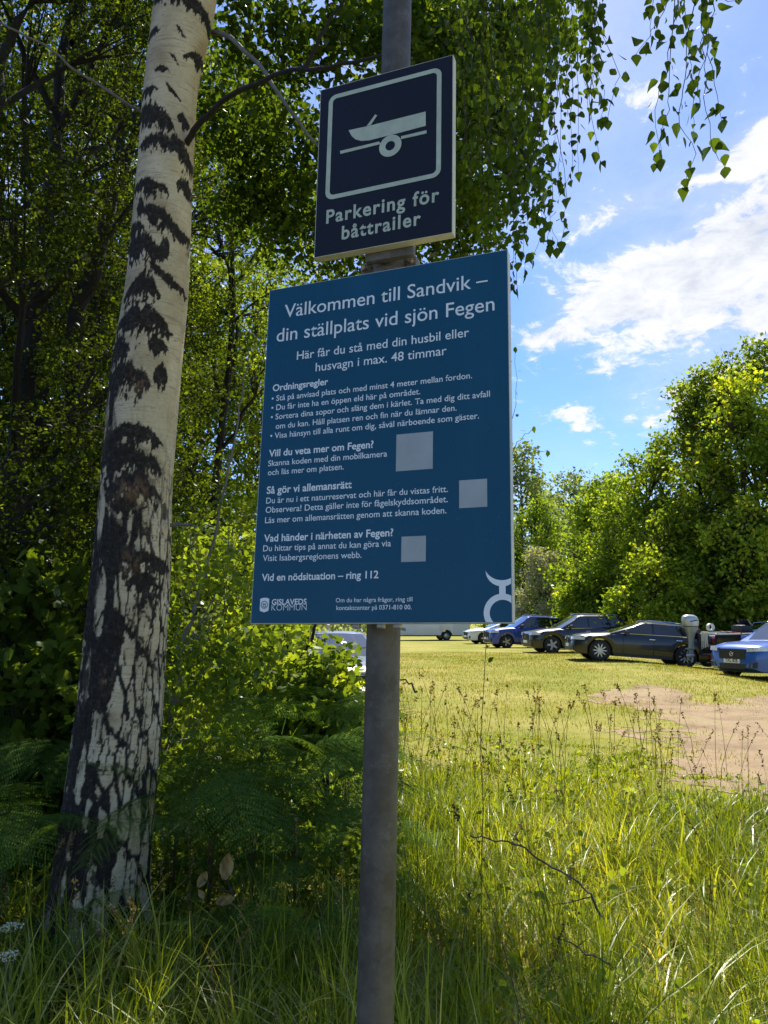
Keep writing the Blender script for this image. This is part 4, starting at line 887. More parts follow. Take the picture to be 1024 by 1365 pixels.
def interp(prof, x): xs = [p[0] for p in prof]; return float(np.interp(x, xs, [p[1] for p in prof]))
def make_car(label, spec, paint_m, loc, heading, tilt=0, cat='car', plate=None, name='parked_car', lightp=None, group='cars parked on the grass', rims=5):
    """x forward, y left, z up; spec: L, W, wheels (front x, rear x, radius), hood/top profile, greenhouse profile"""
    L, W = spec['L'], spec['W']; xf, xr, wr = spec['wheels']; hL = L / 2; top, gh = spec['top'], spec['roof']; arch = wr + .055
    root = empty(name, loc); root.rotation_euler = (0, tilt, heading); tag(root, label, cat, group)
    def plan(x):        # half width in plan, rounded at both ends
        t = x / hL; return W / 2 * (1 - .20 * max(0, (t - .62) / .38) ** 2.4 - .13 * max(0, (-t - .72) / .28) ** 2.4)
    def zbot(x):
        z = .24 + .10 * max(0, (abs(x) - hL + .25) / .25) ** 2
        for c in (xf, xr):
            if abs(x - c) < arch: z = max(z, wr * .98 + math.sqrt(arch ** 2 - (x - c) ** 2))
        return z
    xs = sorted(set([round(v, 3) for v in np.linspace(-hL, hL, 60)] + [round(c + arch * math.cos(R(a)), 3) for c in (xf, xr) for a in range(0, 181, 12)]))
    mb = MB(); nS = 9; V = []
    for x in xs:
        w = plan(x); zt = interp(top, x); zb = min(zbot(x), zt - .12); sh = zt - .03
        e = max(0, (abs(x) - hL + .10) / .10) ** 2 * .10
        prof = [(w * .55, zb), (w * .965 - e, zb), (w * .985 - e, zb + .25 * (sh - zb)), (w * 1.0 - e, zb + .5 * (sh - zb)), (w * .995 - e, zb + .78 * (sh - zb)), (w * .955 - e, sh - .01), (w * .86 - e, zt + .012), (w * .45, zt + .035), (0, zt + .042)]
        V.append([(x, y, z) for y, z in prof] + [(x, -y, z) for y, z in prof[-2::-1]])
    n = len(V[0]); vs = [p for r in V for p in r]; fs = []
    for i in range(len(xs) - 1):
        for k in range(n - 1): fs.append((i * n + k, i * n + k + 1, (i + 1) * n + k + 1, (i + 1) * n + k))
        fs.append((i * n + n - 1, i * n, (i + 1) * n, (i + 1) * n + n - 1))
    fs.append(tuple(range(n))); fs.append(tuple(range((len(xs) - 1) * n, len(xs) * n))[::-1])
    mb.add(vs, fs)
    # greenhouse
    gx0, gx1 = gh[0][0], gh[-1][0]; gxs = sorted(set([round(v, 3) for v in np.linspace(gx0, gx1, 30)] + [p[0] for p in gh]))
    rw = spec.get('rw', .36) * W; ztop = max(p[1] for p in gh)
    def belt(x): return interp(top, x) - .015
    def side(x, z):     # half width of the cabin side at a height
        zb_, zr = belt(x), max(interp(gh, x), belt(x) + .02); f = min(1.0, max(0, (z - .93) / (ztop - .93))); return min(plan(x) * .93, W * .465 + (rw - W * .465) * f)
    V = []
    for x in gxs:
        zb_ = belt(x); zr = max(interp(gh, x), zb_ + .004); h = zr - zb_
        prof = [(side(x, zb_), zb_), (side(x, zb_ + .5 * h), zb_ + .5 * h), (side(x, zb_ + .86 * h), zb_ + .86 * h), (side(x, zr) * .93, zb_ + .975 * h), (side(x, zr) * .55, zr + .012), (0, zr + .018)]
        V.append([(x, y, z) for y, z in prof] + [(x, -y, z) for y, z in prof[-2::-1]])
    n = len(V[0]); vs = [p for r in V for p in r]; fs = []
    for i in range(len(gxs) - 1):
        for k in range(n - 1): fs.append((i * n + k, i * n + k + 1, (i + 1) * n + k + 1, (i + 1) * n + k))
    fs.append(tuple(range(n))); fs.append(tuple(range((len(gxs) - 1) * n, len(gxs) * n))[::-1]); mb.add(vs, fs)
    mb.build('body', paint_m, root, smooth=True, local=True)
    # underside
    MB().box((0, 0, .36), (L * .9, W * .72, .30)).build('underbody', M['trim'], root, local=True)
    # side windows
    for sg in (1, -1):
        for poly in spec['win']:
            den = []
            for i in range(len(poly)):
                p, q = poly[i], poly[(i + 1) % len(poly)]
                for k in range(6): den.append((p[0] + (q[0] - p[0]) * k / 6, p[1] + (q[1] - p[1]) * k / 6))
            cx, cz = sum(p[0] for p in den) / len(den), sum(p[1] for p in den) / len(den)
            m_ = MB(); vs = [(x, sg * (side(x, z) + .009), z) for x, z in den] + [(cx, sg * (side(cx, cz) + .009), cz)]; k = len(den)
            m_.add(vs, [(i, (i + 1) % k, k) for i in range(k)]); m_.build('side_window', M['car_glass'], root, local=True)
    # windscreen and rear window follow the greenhouse slope
    def screen(nm, xa, xb):
        m_ = MB(); N = 8; vs = []
        for i in range(7):
            x = xa + (xb - xa) * i / 6; z = interp(gh, x)
            for k in range(N + 1):
                f = k / N * 2 - 1; y = f * (side(x, z) * .90); vs.append((x, y, z + .024 - .030 * abs(f) ** 2.4))
        m_.add(vs, [(i * (N + 1) + k, i * (N + 1) + k + 1, (i + 1) * (N + 1) + k + 1, (i + 1) * (N + 1) + k) for i in range(6) for k in range(N)])
        m_.build(nm, M['car_glass'], root, smooth=True, local=True)
    screen('windscreen', gh[-2][0] + .04, gh[-1][0] - .04); screen('rear_window', gh[0][0] + .03, gh[1][0] - .03)
    # wheels
    tyre = rim = None
    for cx in (xf, xr):
        for sg in (1, -1):
            wroot = empty('wheel', (cx, sg * (W / 2 - .135), wr)); wroot.parent = root; wroot.rotation_euler = (0, 0, 0 if sg == 1 else math.pi)
            if tyre is None:
                t_ = wr; tyre = MB().lathe([(wr * .62, -.1), (wr * .9, -.112), (wr, -.085), (wr, .085), (wr * .9, .112), (wr * .62, .1)], 'y', 28, closed=True).build('tyre', M['rubber'], wroot, smooth=True, local=True)
                m_ = MB(); m_.lathe([(wr * .60, .02), (wr * .67, .10), (wr * .70, .104), (wr * .70, -.08), (wr * .60, -.08)], 'y', 28, closed=True)
                for k in range(rims):
                    a = 2 * math.pi * k / rims; rot = Matrix.Rotation(-a, 3, 'Y')
                    m_.box(rot @ Vector((wr * .36, .085, 0)), (wr * .62, .022, wr * (.24 if rims == 5 else .13)), rot, bev=.006)
                m_.lathe([(.0, .10), (wr * .16, .098), (wr * .19, .06)], 'y', 16); rim = m_.build('rim', M['alloy'], wroot, smooth=True, local=True)
                disc = MB().lathe([(.0, .03), (wr * .64, .03), (wr * .64, -.06), (0, -.06)], 'y', 24).build('hub', M['trim'], wroot, local=True)
            else:
                for o in (tyre, rim, disc): c = o.copy(); link(c); c.parent = wroot
    # front: grille, lamps, lower intake, plate
    xn = hL; zt = interp(top, hL - .02)
    fz = spec['front']
    def nose(y, z): # x of the body front near a lateral position
        t = abs(y) / (W / 2); return hL - .005 - .20 * max(0, t - .55) ** 1.6
    def fplate(nm, pts, mat, d=.02, mi=None):
        m_ = MB(); m_.plate(pts, lambda y, z: Vector((nose(y, z) - .06, y, z)), lambda y, z: Vector((nose(y, z) + d, y, z))); return m_.build(nm, mat, root, local=True)
    gw, g0, g1 = fz['grille']; gr = fplate('grille', [(-gw, g0 + .02), (-gw * .94, g0), (gw * .94, g0), (gw, g0 + .02), (gw * 1.02, g1), (-gw * 1.02, g1)], M['trim'])
    m_ = MB()
    for k in range(12): y = -gw * .9 + 1.8 * gw * k / 11; m_.box((nose(y, 0) + .022, y, (g0 + g1) / 2), (.008, .012, (g1 - g0) * .8))
    for z in (g0 - .004, g1 + .004): m_.box((nose(0, 0) + .012, 0, z), (.03, gw * 1.96, .016))
    m_.build('grille_bars', M['trim'], root, local=True)
    m_ = MB(); m_.lathe([(.05, -.005), (.062, -.005), (.062, .012), (.05, .012)], 'x', 20, (nose(0, 0) + .028, 0, (g0 + g1) / 2), closed=True)
    m_.box((nose(0, 0) + .026, 0, (g0 + g1) / 2), (.008, .16, .014), Matrix.Rotation(R(28), 3, 'X')); m_.build('grille_badge', M['chrome'], root, local=True)
    for sg in (1, -1):
        h0, h1, y0, y1 = fz['lamp']; N = 6; m_ = MB(); pts = []
        for i in range(N + 1):
            y = y0 + (y1 - y0) * i / N; 
            xo = nose(y, 0) + .02 - (.35 * max(0, (y - y1 + .16) / .16) ** 1.5 if y > y1 - .16 else 0); pts.append((xo, sg * y))
        vs = [(x, y, h0 + .03 * (i / N)) for i, (x, y) in enumerate(pts)] + [(x - .02, y, h1 + .02 * i / N) for i, (x, y) in enumerate(pts)] + [(x - .12, y * .98, h0 + .03) for x, y in pts] + [(x - .12, y * .98, h1) for x, y in pts]
        q = N + 1; fs = [(i, i + 1, q + i + 1, q + i) for i in range(N)] + [(q + i, q + i + 1, 3 * q + i + 1, 3 * q + i) for i in range(N)] + [(2 * q + i, 2 * q + i + 1, i + 1, i) for i in range(N)]
        m_.add(vs, fs); m_.build('headlight', M['lamp_glass'], root, local=True, smooth=True)
        yv = W * .36; v = fplate('side_intake', [(sg * (yv - .15), .36), (sg * (yv + .08), .34), (sg * (yv + .10), .50), (sg * (yv - .08), .47)][::sg], M['trim'], .012)
        # mirror, door handles, lines
        mx_ = gh[-2][0] + .52 * (gh[-1][0] - gh[-2][0]); m_ = MB(); m_.box((mx_, sg * (W / 2 + .07), belt(mx_) + .10), (.13, .22, .15), bev=.04); m_.box((mx_ + .02, sg * (W / 2 - .06), belt(mx_) + .03), (.07, .18, .05)); m_.build('mirror', M['trim'] if spec.get('dark_mirror') else paint_m, root, local=True, smooth=True)
        for hx in spec['handles']:
            m_ = MB(); m_.box((hx, sg * (plan(hx) * .995 + .012), belt(hx) - .13), (.20, .03, .028), bev=.008); m_.build('door_handle', M['chrome'] if not spec.get('dark_mirror') else paint_m, root, local=True)
        for lx in spec['seams']:
            m_ = MB(); m_.box((lx, sg * plan(lx), .62), (.010, .012, .62)); m_.build('door_seam', M['trim'], root, local=True)
        m_ = MB(); m_.box(((xf + xr) / 2, sg * (W / 2 - .012), .27), (xf - xr - 2 * arch - .06, .05, .10), bev=.01); m_.build('sill_trim', M['trim'], root, local=True)
        if spec.get('rails'):
            m_ = MB(); r0, r1 = gh[1][0] + .1, gh[-2][0] - .1; rz = lambda x: interp(gh, x)
            m_.tube([(r0, sg * rw * .93, rz(r0) + .02), (r0 + .12, sg * rw * .93, rz(r0 + .12) + .065), ((r0 + r1) / 2, sg * rw * .93, rz((r0 + r1) / 2) + .07), (r1 - .12, sg * rw * .93, rz(r1 - .12) + .065), (r1, sg * rw * .93, rz(r1) + .02)], .018, 6); m_.build('roof_rail', M['chrome'], root, local=True, smooth=True)
        ty = plan(-hL + .05); m_ = MB(); m_.box((-hL + .05, sg * (ty - .05), .93), (.14, .14, .26), bev=.03); m_.build('tail_lamp', M['tail_red'], root, local=True)
        # window surround line in bright metal
        m_ = MB(); wx = [p[0] for w_ in spec['win'] for p in w_]; a, b = min(wx), max(wx); zb_ = min(p[1] for w_ in spec['win'] for p in w_) - .016
        m_.tube([(x, sg * (side(x, zb_) + .008), zb_ + (interp(top, x) - interp(top, (a + b) / 2)) * .5) for x in np.linspace(a, b, 6)], .009, 5); m_.build('window_strip', M['chrome'], root, local=True)
    fplate('lower_intake', [(-W * .22, .30), (W * .22, .30), (W * .24, .44), (-W * .24, .44)], M['trim'], .012)
    lp = fplate('number_plate', [(-.26, fz['plate']), (.26, fz['plate']), (.26, fz['plate'] + .11), (-.26, fz['plate'] + .11)], M['plate_white'], .045)
    if plate:
        cu = bpy.data.curves.new('t', 'FONT'); cu.body = plate; cu.offset = .02; ob = link(bpy.data.objects.new('t', cu)); dg = bpy.context.evaluated_depsgraph_get(); dg.update()
        me = bpy.data.meshes.new_from_object(ob.evaluated_get(dg)); bpy.data.objects.remove(ob); bpy.data.curves.remove(cu)
        co = np.array([v.co[:] for v in me.vertices]); s = .42 / (co[:, 0].max() - co[:, 0].min()); x0 = co[:, 0].min()
        for v in me.vertices: v.co = (nose(.2, 0) + .048, -.21 + (v.co.x - x0) * s, fz['plate'] + .022 + v.co.y * s * 1.15)
        me.materials.clear(); me.materials.append(M['ink']); me.polygons.foreach_set('material_index', np.zeros(len(me.polygons), dtype=np.int32))
        t = link(bpy.data.objects.new('plate_characters', me)); t.parent = lp
    return root

ESTATE = dict(L=4.80, W=1.86, wheels=(1.48, -1.40, .365), top=[(-2.40, .84), (-2.34, 1.0), (-1.9, 1.06), (-.5, 1.01), (.55, .985), (1.15, .965), (1.7, .905), (2.12, .83), (2.31, .73), (2.40, .58)],
              roof=[(-2.33, 1.05), (-1.92, 1.34), (-1.2, 1.41), (-.3, 1.44), (.02, 1.415), (1.16, .965)],
              win=[[(.80, 1.035), (-.02, 1.365), (-.28, 1.385), (-.28, 1.035)], [(-.34, 1.035), (-.34, 1.385), (-1.12, 1.36), (-1.28, 1.06)], [(-1.36, 1.065), (-1.19, 1.352), (-1.72, 1.29), (-2.05, 1.11)]],
              front=dict(grille=(.40, .50, .72), lamp=(.66, .76, .48, .90), plate=.42), handles=(-.25, -1.15), seams=(.72, -.31, -1.22), rails=True, rw=.345)
SUV = dict(L=4.64, W=1.90, wheels=(1.40, -1.37, .375), top=[(-2.32, .95), (-2.24, 1.08), (-1.8, 1.12), (.5, 1.07), (.95, 1.06), (1.6, 1.01), (2.08, .93), (2.24, .84), (2.32, .70)],
           roof=[(-2.22, 1.12), (-1.82, 1.56), (-1.0, 1.635), (-.15, 1.645), (.10, 1.62), (.98, 1.07)],
           win=[[(.75, 1.115), (.02, 1.56), (-.26, 1.58), (-.26, 1.10)], [(-.33, 1.10), (-.33, 1.58), (-1.1, 1.565), (-1.24, 1.12)], [(-1.32, 1.125), (-1.17, 1.555), (-1.62, 1.49), (-1.88, 1.19)]],
           front=dict(grille=(.44, .58, .84), lamp=(.78, .90, .50, .92), plate=.46), handles=(-.22, -1.12), seams=(.70, -.30, -1.2), rails=True, rw=.36)
COMPACT = dict(SUV, L=4.36, W=1.80, wheels=(1.34, -1.33, .345), top=[(-2.18, .95), (-2.1, 1.06), (-1.7, 1.09), (.5, 1.05), (.95, 1.05), (1.5, 1.02), (1.98, .94), (2.12, .85), (2.18, .70)],
               roof=[(-2.08, 1.10), (-1.72, 1.55), (-1.0, 1.635), (-.15, 1.65), (.08, 1.625), (.92, 1.06)], win=[[(.70, 1.10), (.0, 1.56), (-.28, 1.58), (-.28, 1.09)], [(-.35, 1.09), (-.35, 1.58), (-1.05, 1.565), (-1.18, 1.11)], [(-1.26, 1.115), (-1.12, 1.555), (-1.52, 1.49), (-1.76, 1.18)]], dark_mirror=True)

def ground_at(px, scale_px_m):
    """ground point under a photo column at the distance where one metre spans scale_px_m pixels"""
    Y = F / scale_px_m; x = (px - 512) / F * Y; return x, Y
def on_slope(x, y, hd, wb=1.4):
    z = float(gz(x, y)); c, s = math.cos(hd), math.sin(hd); zf, zr = float(gz(x + c * wb, y + s * wb)), float(gz(x - c * wb, y - s * wb))
    return (x, y, (zf + zr) / 2 - .012), -math.atan2(zf - zr, 2 * wb)
def put(label, spec, mat, px, sc, hd, **k):
    x, y = ground_at(px, sc); hd = R(hd); loc, ti = on_slope(x, y, hd); return make_car(label, spec, M[mat], loc, hd, ti, **k)
put('black estate car in side view, nose to the left', ESTATE, 'black_paint', 843, 37.3, 177, rims=10)
put('blue-black off-roader half hidden behind the black estate', SUV, 'offblack_paint', 765, 29.3, 186)
put('royal blue off-roader with black roof rails, partly behind the board', COMPACT, 'royal_paint', 699, 24.8, 189)
put('white car showing only its nose below the board corner', ESTATE, 'white_paint', 668, 21.0, 191)
put('bright blue off-roader cut by the right edge, plate toward us', SUV, 'sky_paint', 1042, 44.4, 205, plate='YXL 828')
x, y = ground_at(448, 60); loc, ti = on_slope(x, y, R(-88)); loc = (loc[0], loc[1], loc[2] - .16); make_car('dark grey car behind the shrubs, under the board', ESTATE, M['grey_paint'], loc, R(-80), ti)

def motorhome():
    x, y = ground_at(560, 17.6); hd = R(180 + 8); loc, ti = on_slope(x, y, hd, 2)
    root = empty('motorhome', loc); root.rotation_euler = (0, ti, hd); tag(root, 'white motorhome with grey-green decal, mostly behind the blue board', 'motorhome')
    W, L = 2.3, 7.0; wx = (2.55, -1.75); ar = .42
    xs = sorted(set([round(v, 3) for v in np.linspace(-3.5, 3.5, 40)] + [round(c + ar * math.cos(R(a)), 3) for c in wx for a in range(0, 181, 15)]))
    top = [(-3.5, 2.6), (-3.4, 2.82), (-2, 2.88), (1.5, 2.88), (2.0, 2.75), (2.55, 2.0), (2.75, 1.6), (3.35, 1.2), (3.5, .95)]
    V = []
    for x_ in xs:
        zb = .38
        for c in wx:
            if abs(x_ - c) < ar: zb = max(zb, .36 + math.sqrt(ar ** 2 - (x_ - c) ** 2))
        zt = interp(top, x_); w = W / 2 * (1 - .12 * max(0, (x_ - 1.8) / 1.7)); zb = min(zb, zt - .1)
        prof = [(w * .6, zb), (w * .98, zb), (w, zb + .2), (w, zt - .16), (w * .96, zt - .03), (w * .86, zt), (0, zt + .03)]
        V.append([(x_, a, b) for a, b in prof] + [(x_, -a, b) for a, b in prof[-2::-1]])
    n = len(V[0]); fs = [(i * n + k, i * n + (k + 1) % n, (i + 1) * n + (k + 1) % n, (i + 1) * n + k) for i in range(len(xs) - 1) for k in range(n)] + [tuple(range(n)), tuple(range((len(xs) - 1) * n, len(xs) * n))[::-1]]
    MB().add([p for r in V for p in r], fs).build('body', M['white_paint'], root, smooth=True, local=True)
    MB().box((0, 0, .45), (6.2, 1.7, .3)).build('underbody', M['trim'], root, local=True)
    for sg in (1, -1):
        for (xa, xb, za, zb) in ((-2.9, -1.9, 1.5, 2.2), (-.5, .6, 1.5, 2.2)):
            MB().box(((xa + xb) / 2, sg * (W / 2 + .008), (za + zb) / 2), (xb - xa, .03, zb - za), bev=.01).build('side_window', M['car_glass'], root, local=True)
        MB().plate([(1.75, 1.3), (2.75, 1.25), (2.5, 1.75), (1.75, 1.85)], lambda a, b: Vector((a, sg * (W / 2 * .90), b)), lambda a, b: Vector((a, sg * (W / 2 + .012) * (.985 if a > 2 else 1), b))).build('cab_window', M['car_glass'], root, local=True)
        MB().plate([(2.15, .95), (1.5, .70), (.6, .62), (1.2, .86), (1.75, 1.0)], lambda a, b: Vector((a, sg * (W / 2 + .001), b)), lambda a, b: Vector((a, sg * (W / 2 + .006), b))).build('decal', simple('grey_green_decal', (.20, .27, .24), .5), root, local=True)
        MB().box((2.55, sg * (W / 2 + .06), 1.4), (.12, .2, .34), bev=.03).build('mirror', M['trim'], root, local=True, smooth=True)
    MB().box((1.0, W / 2 + .01, 1.35), (.62, .02, 1.75), bev=.008).build('door', M['white_paint'], root, local=True)
    for c in wx:
        for sg in (1, -1):
            wroot = empty('wheel', (c, sg * (W / 2 - .14), .34)); wroot.parent = root; wroot.rotation_euler = (0, 0, 0 if sg > 0 else math.pi); r = .34
            MB().lathe([(r * .62, -.1), (r * .92, -.11), (r, -.08), (r, .08), (r * .92, .11), (r * .62, .1)], 'y', 24, closed=True).build('tyre', M['rubber'], wroot, smooth=True, local=True)
            m_ = MB(); m_.lathe([(0, .07), (r * .3, .085), (r * .55, .05), (r * .66, .09), (r * .66, -.05), (0, -.05)], 'y', 24); m_.build('rim', M['alloy'], wroot, smooth=True, local=True)
motorhome()

# boat on its trailer with a silver outboard
M['hull'] = paint('black_boat_hull', (.010, .012, .02)); M['gunwale'] = simple('pale_gunwale', (.62, .6, .55), .4); M['silver'] = simple('silver_outboard_shell', (.52, .53, .50), .35, metal=.2, var=.08, coat=.4)
M['leg_grey'] = simple('outboard_leg_grey', (.30, .32, .29), .4, metal=.2, var=.1)
M['strap'] = simple('orange_strap', (.55, .16, .05), .8); M['rope'] = simple('white_rope', (.70, .68, .62), .8, var=.2, scale=50); M['galv'] = simple('trailer_steel', (.34, .34, .33), .45, metal=.6, var=.2)
def boat_set():
    x, y = ground_at(931, 38.5); hd = R(16); z = float(gz(x, y))
    mat = Matrix.Translation((x, y, z)) @ Matrix.Rotation(hd, 4, 'Z')
    # trailer: origin under its axle, forward = tow bar
    tr = empty('boat_trailer', (x, y, z), (0, 0, hd)); tag(tr, 'galvanised trailer under the dark motorboat', 'trailer')
    m_ = MB()
    for sg in (1, -1): m_.tube([(-.2, sg * .62, .50), (3.4, sg * .55, .50), (5.2, 0, .48)], .045, 6)
    for xx in (-.1, 1.2, 2.4, 3.4): m_.tube([(xx, -.62, .50), (xx, .62, .50)], .035, 6)
    m_.tube([(5.1, 0, .48), (6.0, 0, .46)], .05, 6); m_.tube([(4.6, 0, .5), (4.7, 0, 1.1)], .035, 6); m_.build('frame', M['galv'], tr, local=True, smooth=True)
    MB().tube([(.9, -.95, .30), (.9, .95, .30)], .04, 8).build('axle', M['galv'], tr, local=True)
    for sg in (1, -1):
        wroot = empty('wheel', (.9, sg * .95, .30)); wroot.parent = tr; r = .30
        MB().lathe([(r * .55, -.08), (r * .9, -.09), (r, -.06), (r, .06), (r * .9, .09), (r * .55, .08)], 'y', 22, closed=True).build('tyre', M['rubber'], wroot, smooth=True, local=True)
        MB().lathe([(0, -.05), (r * .58, -.05), (r * .58, .06), (r * .3, .03), (0, .05)], 'y', 22).build('rim', M['galv'], wroot, smooth=True, local=True)
        a = [(.9 + .42 * math.cos(R(k)), .30 + .42 * math.sin(R(k))) for k in range(15, 166, 15)]
        MB().plate(a + [(p[0] * .96 + .036, p[1] - .025) for p in a[::-1]], lambda u, v: Vector((u, sg * .84, v)), lambda u, v: Vector((u, sg * 1.07, v))).build('mudguard', M['trim'], wroot, local=False).matrix_basis = tr.matrix_basis if False else mat
        MB().box((-.25, sg * .7, .45), (.06, .22, .12), bev=.01).build('tail_lamp', M['tail_red'], tr, local=True)
    # hull
    bt = empty('motorboat', (x, y, z + .55), (0, 0, hd)); tag(bt, 'dark motorboat with pale gunwale strapped on the trailer', 'boat')
    Lb = 4.6; V = []; N = 22
    for i in range(N):
        f = i / (N - 1); xx = -.15 + Lb * f; w = .95 * (1 - max(0, (f - .45) / .55) ** 2.2) + .004; zt = .62 + .22 * f ** 2; kb = .02 + .55 * max(0, (f - .55) / .45) ** 2
        ch = kb + .16 + .1 * f
        prof = [(0, kb), (w * .82, ch), (w * .95, ch + .5 * (zt - ch)), (w, zt), (w * .93, zt + .005), (w * .86, zt - .02), (w * .82, zt - .30), (0, max(kb + .1, zt - .42))]
        V.append([(xx, a, b) for a, b in prof] + [(xx, -a, b) for a, b in prof[-2:0:-1]])
    n = len(V[0]); fs = [(i * n + k, i * n + (k + 1) % n, (i + 1) * n + (k + 1) % n, (i + 1) * n + k) for i in range(N - 1) for k in range(n)] + [tuple(range(n)), tuple(range((N - 1) * n, N * n))[::-1]]
    MB().add([p for r in V for p in r], fs).build('hull', M['hull'], bt, smooth=True, local=True)
    m_ = MB()
    for sg in (1, -1): m_.tube([(V[i][3][0], sg * (V[i][3][1] + .012), V[i][3][2] + .012) for i in range(N)], .028, 6)
    m_.tube([(-.16, -.95, .63), (-.16, .95, .63)], .028, 6); m_.build('gunwale', M['gunwale'], bt, smooth=True, local=True)
    m_ = MB(); m_.box((1.9, .3, .78), (.5, .55, .3), bev=.08); m_.build('console', M['trim'], bt, local=True, smooth=True)
    m_ = MB(); m_.plate([(2.05, .90), (2.15, .90), (1.95, 1.12), (1.9, 1.12)], lambda u, v: Vector((u, .02, v)), lambda u, v: Vector((u, .58, v))); m_.build('windscreen', M['car_glass'], bt, local=True)
    for xx in (.9, 2.7): m_ = MB(); m_.box((xx, 0, .52), (.35, 1.4, .08), bev=.02); m_.build('thwart', M['gunwale'], bt, local=True)
    m_ = MB()
    for sg in (1, -1): m_.tube([(2.6, sg * .78, .78), (2.8, sg * .72, 1.0), (3.6, sg * .5, 1.06), (4.2, sg * .12, 1.1)], .014, 6)
    m_.tube([(4.2, -.12, 1.1), (4.2, .12, 1.1)], .014, 6); m_.build('bow_rail', M['chrome'], bt, local=True, smooth=True)
    st = MB()
    ring = [(0.75, 1.02, -.12), (0.75, 1.03, .30), (0.75, .99, .67), (.75, 0, .72), (.75, -.99, .67), (.75, -1.03, .30), (.75, -1.02, -.12)]
    for a, b in zip(ring[:-1], ring[1:]):
        a, b = Vector(a), Vector(b); d = (b - a); st.box((a + b) / 2, (.05, .008, d.length), Vector((0, 0, 1)).rotation_difference(d).to_matrix())
    so = st.build('tie_down_strap', M['strap'], None); so.location = (x, y, z + .55); so.rotation_euler = (0, 0, hd); tag(so, 'orange tie-down strap across the motorboat stern', 'strap')
    # outboard motor, tilted down behind the transom
    om = empty('outboard_motor', (x, y, z + .60), (0, 0, hd)); om.scale = (.88, .88, .88); tag(om, 'silver outboard motor on the boat stern', 'outboard motor')
    ox = -.50
    cow = [(-.26, .86), (-.30, 1.0), (-.27, 1.22), (-.14, 1.34), (.08, 1.36), (.24, 1.24), (.28, 1.02), (.24, .86)]
    n = 20
    def sq(zz, sx, sy, dx): return [(ox + dx + sx * np.sign(math.cos(2 * math.pi * k / n)) * abs(math.cos(2 * math.pi * k / n)) ** .75, sy * np.sign(math.sin(2 * math.pi * k / n)) * abs(math.sin(2 * math.pi * k / n)) ** .75, zz) for k in range(n)]
    def loft(rings):
        n = len(rings[0]); return [p for r in rings for p in r], [(i * n + k, i * n + (k + 1) % n, (i + 1) * n + (k + 1) % n, (i + 1) * n + k) for i in range(len(rings) - 1) for k in range(n)] + [tuple(range(n))[::-1], tuple(range((len(rings) - 1) * n, len(rings) * n))]
    MB().add(*loft([sq(.96, .27, .20, 0), sq(1.0, .30, .22, -.005), sq(1.10, .325, .23, -.015), sq(1.22, .325, .225, -.03), sq(1.33, .28, .19, -.05), sq(1.39, .17, .12, -.07), sq(1.40, .05, .04, -.07)])).build('cowling', M['silver'], om, smooth=True, local=True)
    MB().add(*loft([sq(.925, .26, .19, 0), sq(.965, .262, .192, 0)])).build('cowling_seam', M['trim'], om, local=True)
    for sg in (1, -1): MB().box((ox - .02, sg * .228, 1.16), (.34, .012, .035), Matrix.Rotation(R(-8), 3, 'Y')).build('side_stripe', M['trim'], om, local=True)
    MB().add(*loft([sq(.93, .265, .195, 0), sq(.84, .25, .175, .0), sq(.72, .19, .135, -.01), sq(.58, .15, .10, -.02), sq(.40, .13, .08, -.03), sq(.20, .125, .065, -.04), sq(.15, .14, .07, -.04), sq(.11, .25, .09, -.07), sq(.075, .25, .08, -.07), sq(.05, .12, .04, -.05), sq(-.12, .11, .04, -.05)])).build('midsection', M['leg_grey'], om, smooth=True, local=True)
    MB().lathe([(0, .20), (.05, .12), (.075, 0), (.07, -.16), (.045, -.26), (0, -.30)], 'x', 16, (ox - .05, 0, -.16)).build('gearcase', M['silver'], om, smooth=True, local=True)
    MB().plate([(-.55, -.2), (-.60, -.44), (-.47, -.40), (-.42, -.2)], lambda u, v: Vector((u, -.012, v)), lambda u, v: Vector((u, .012, v))).build('skeg', M['silver'], om, local=True)
    m_ = MB()
    for k in range(3):
        rot = Matrix.Rotation(R(120 * k + 15), 3, 'X'); m_.box(Vector((ox - .36, 0, -.16)) + rot @ Vector((0, 0, .10)), (.02, .12, .15), rot @ Matrix.Rotation(R(28), 3, 'Z'), bev=.008)
    m_.tube([(ox - .30, 0, -.16), (ox - .44, 0, -.16)], .04, 10); m_.build('propeller', M['trim'], om, local=True)
    m_ = MB(); m_.box((-.20, 0, .55), (.18, .3, .28), bev=.02); m_.box((-.30, 0, .72), (.2, .2, .08)); m_.build('mounting_bracket', M['trim'], om, local=True)
    m_ = MB(); r2 = np.random.default_rng(4)
    for k in range(7):
        yy = -.55 + k * .045; pts = [(-.2 + .02 * r2.normal(), yy, .72), (-.24, yy + .02, .5 - .1 * r2.random()), (-.24 + .02 * r2.normal(), yy + .03, .22 - .1 * r2.random()), (-.22, yy + .05, .5), (-.2, yy + .06, .72)]; m_.tube(pts, .016, 5)
    for k in range(3): m_.lathe([(.09, -.02), (.13, -.02), (.13, .02), (.09, .02)], 'y', 14, (-.12 + .05 * k, -.62 + .1 * k, .86), closed=True)
    ro = m_.build('mooring_rope', M['rope'], None, smooth=True); ro.location = (x, y, z + .55); ro.rotation_euler = (0, 0, hd); tag(ro, 'white coiled rope hung on the boat stern', 'rope')
boat_set()

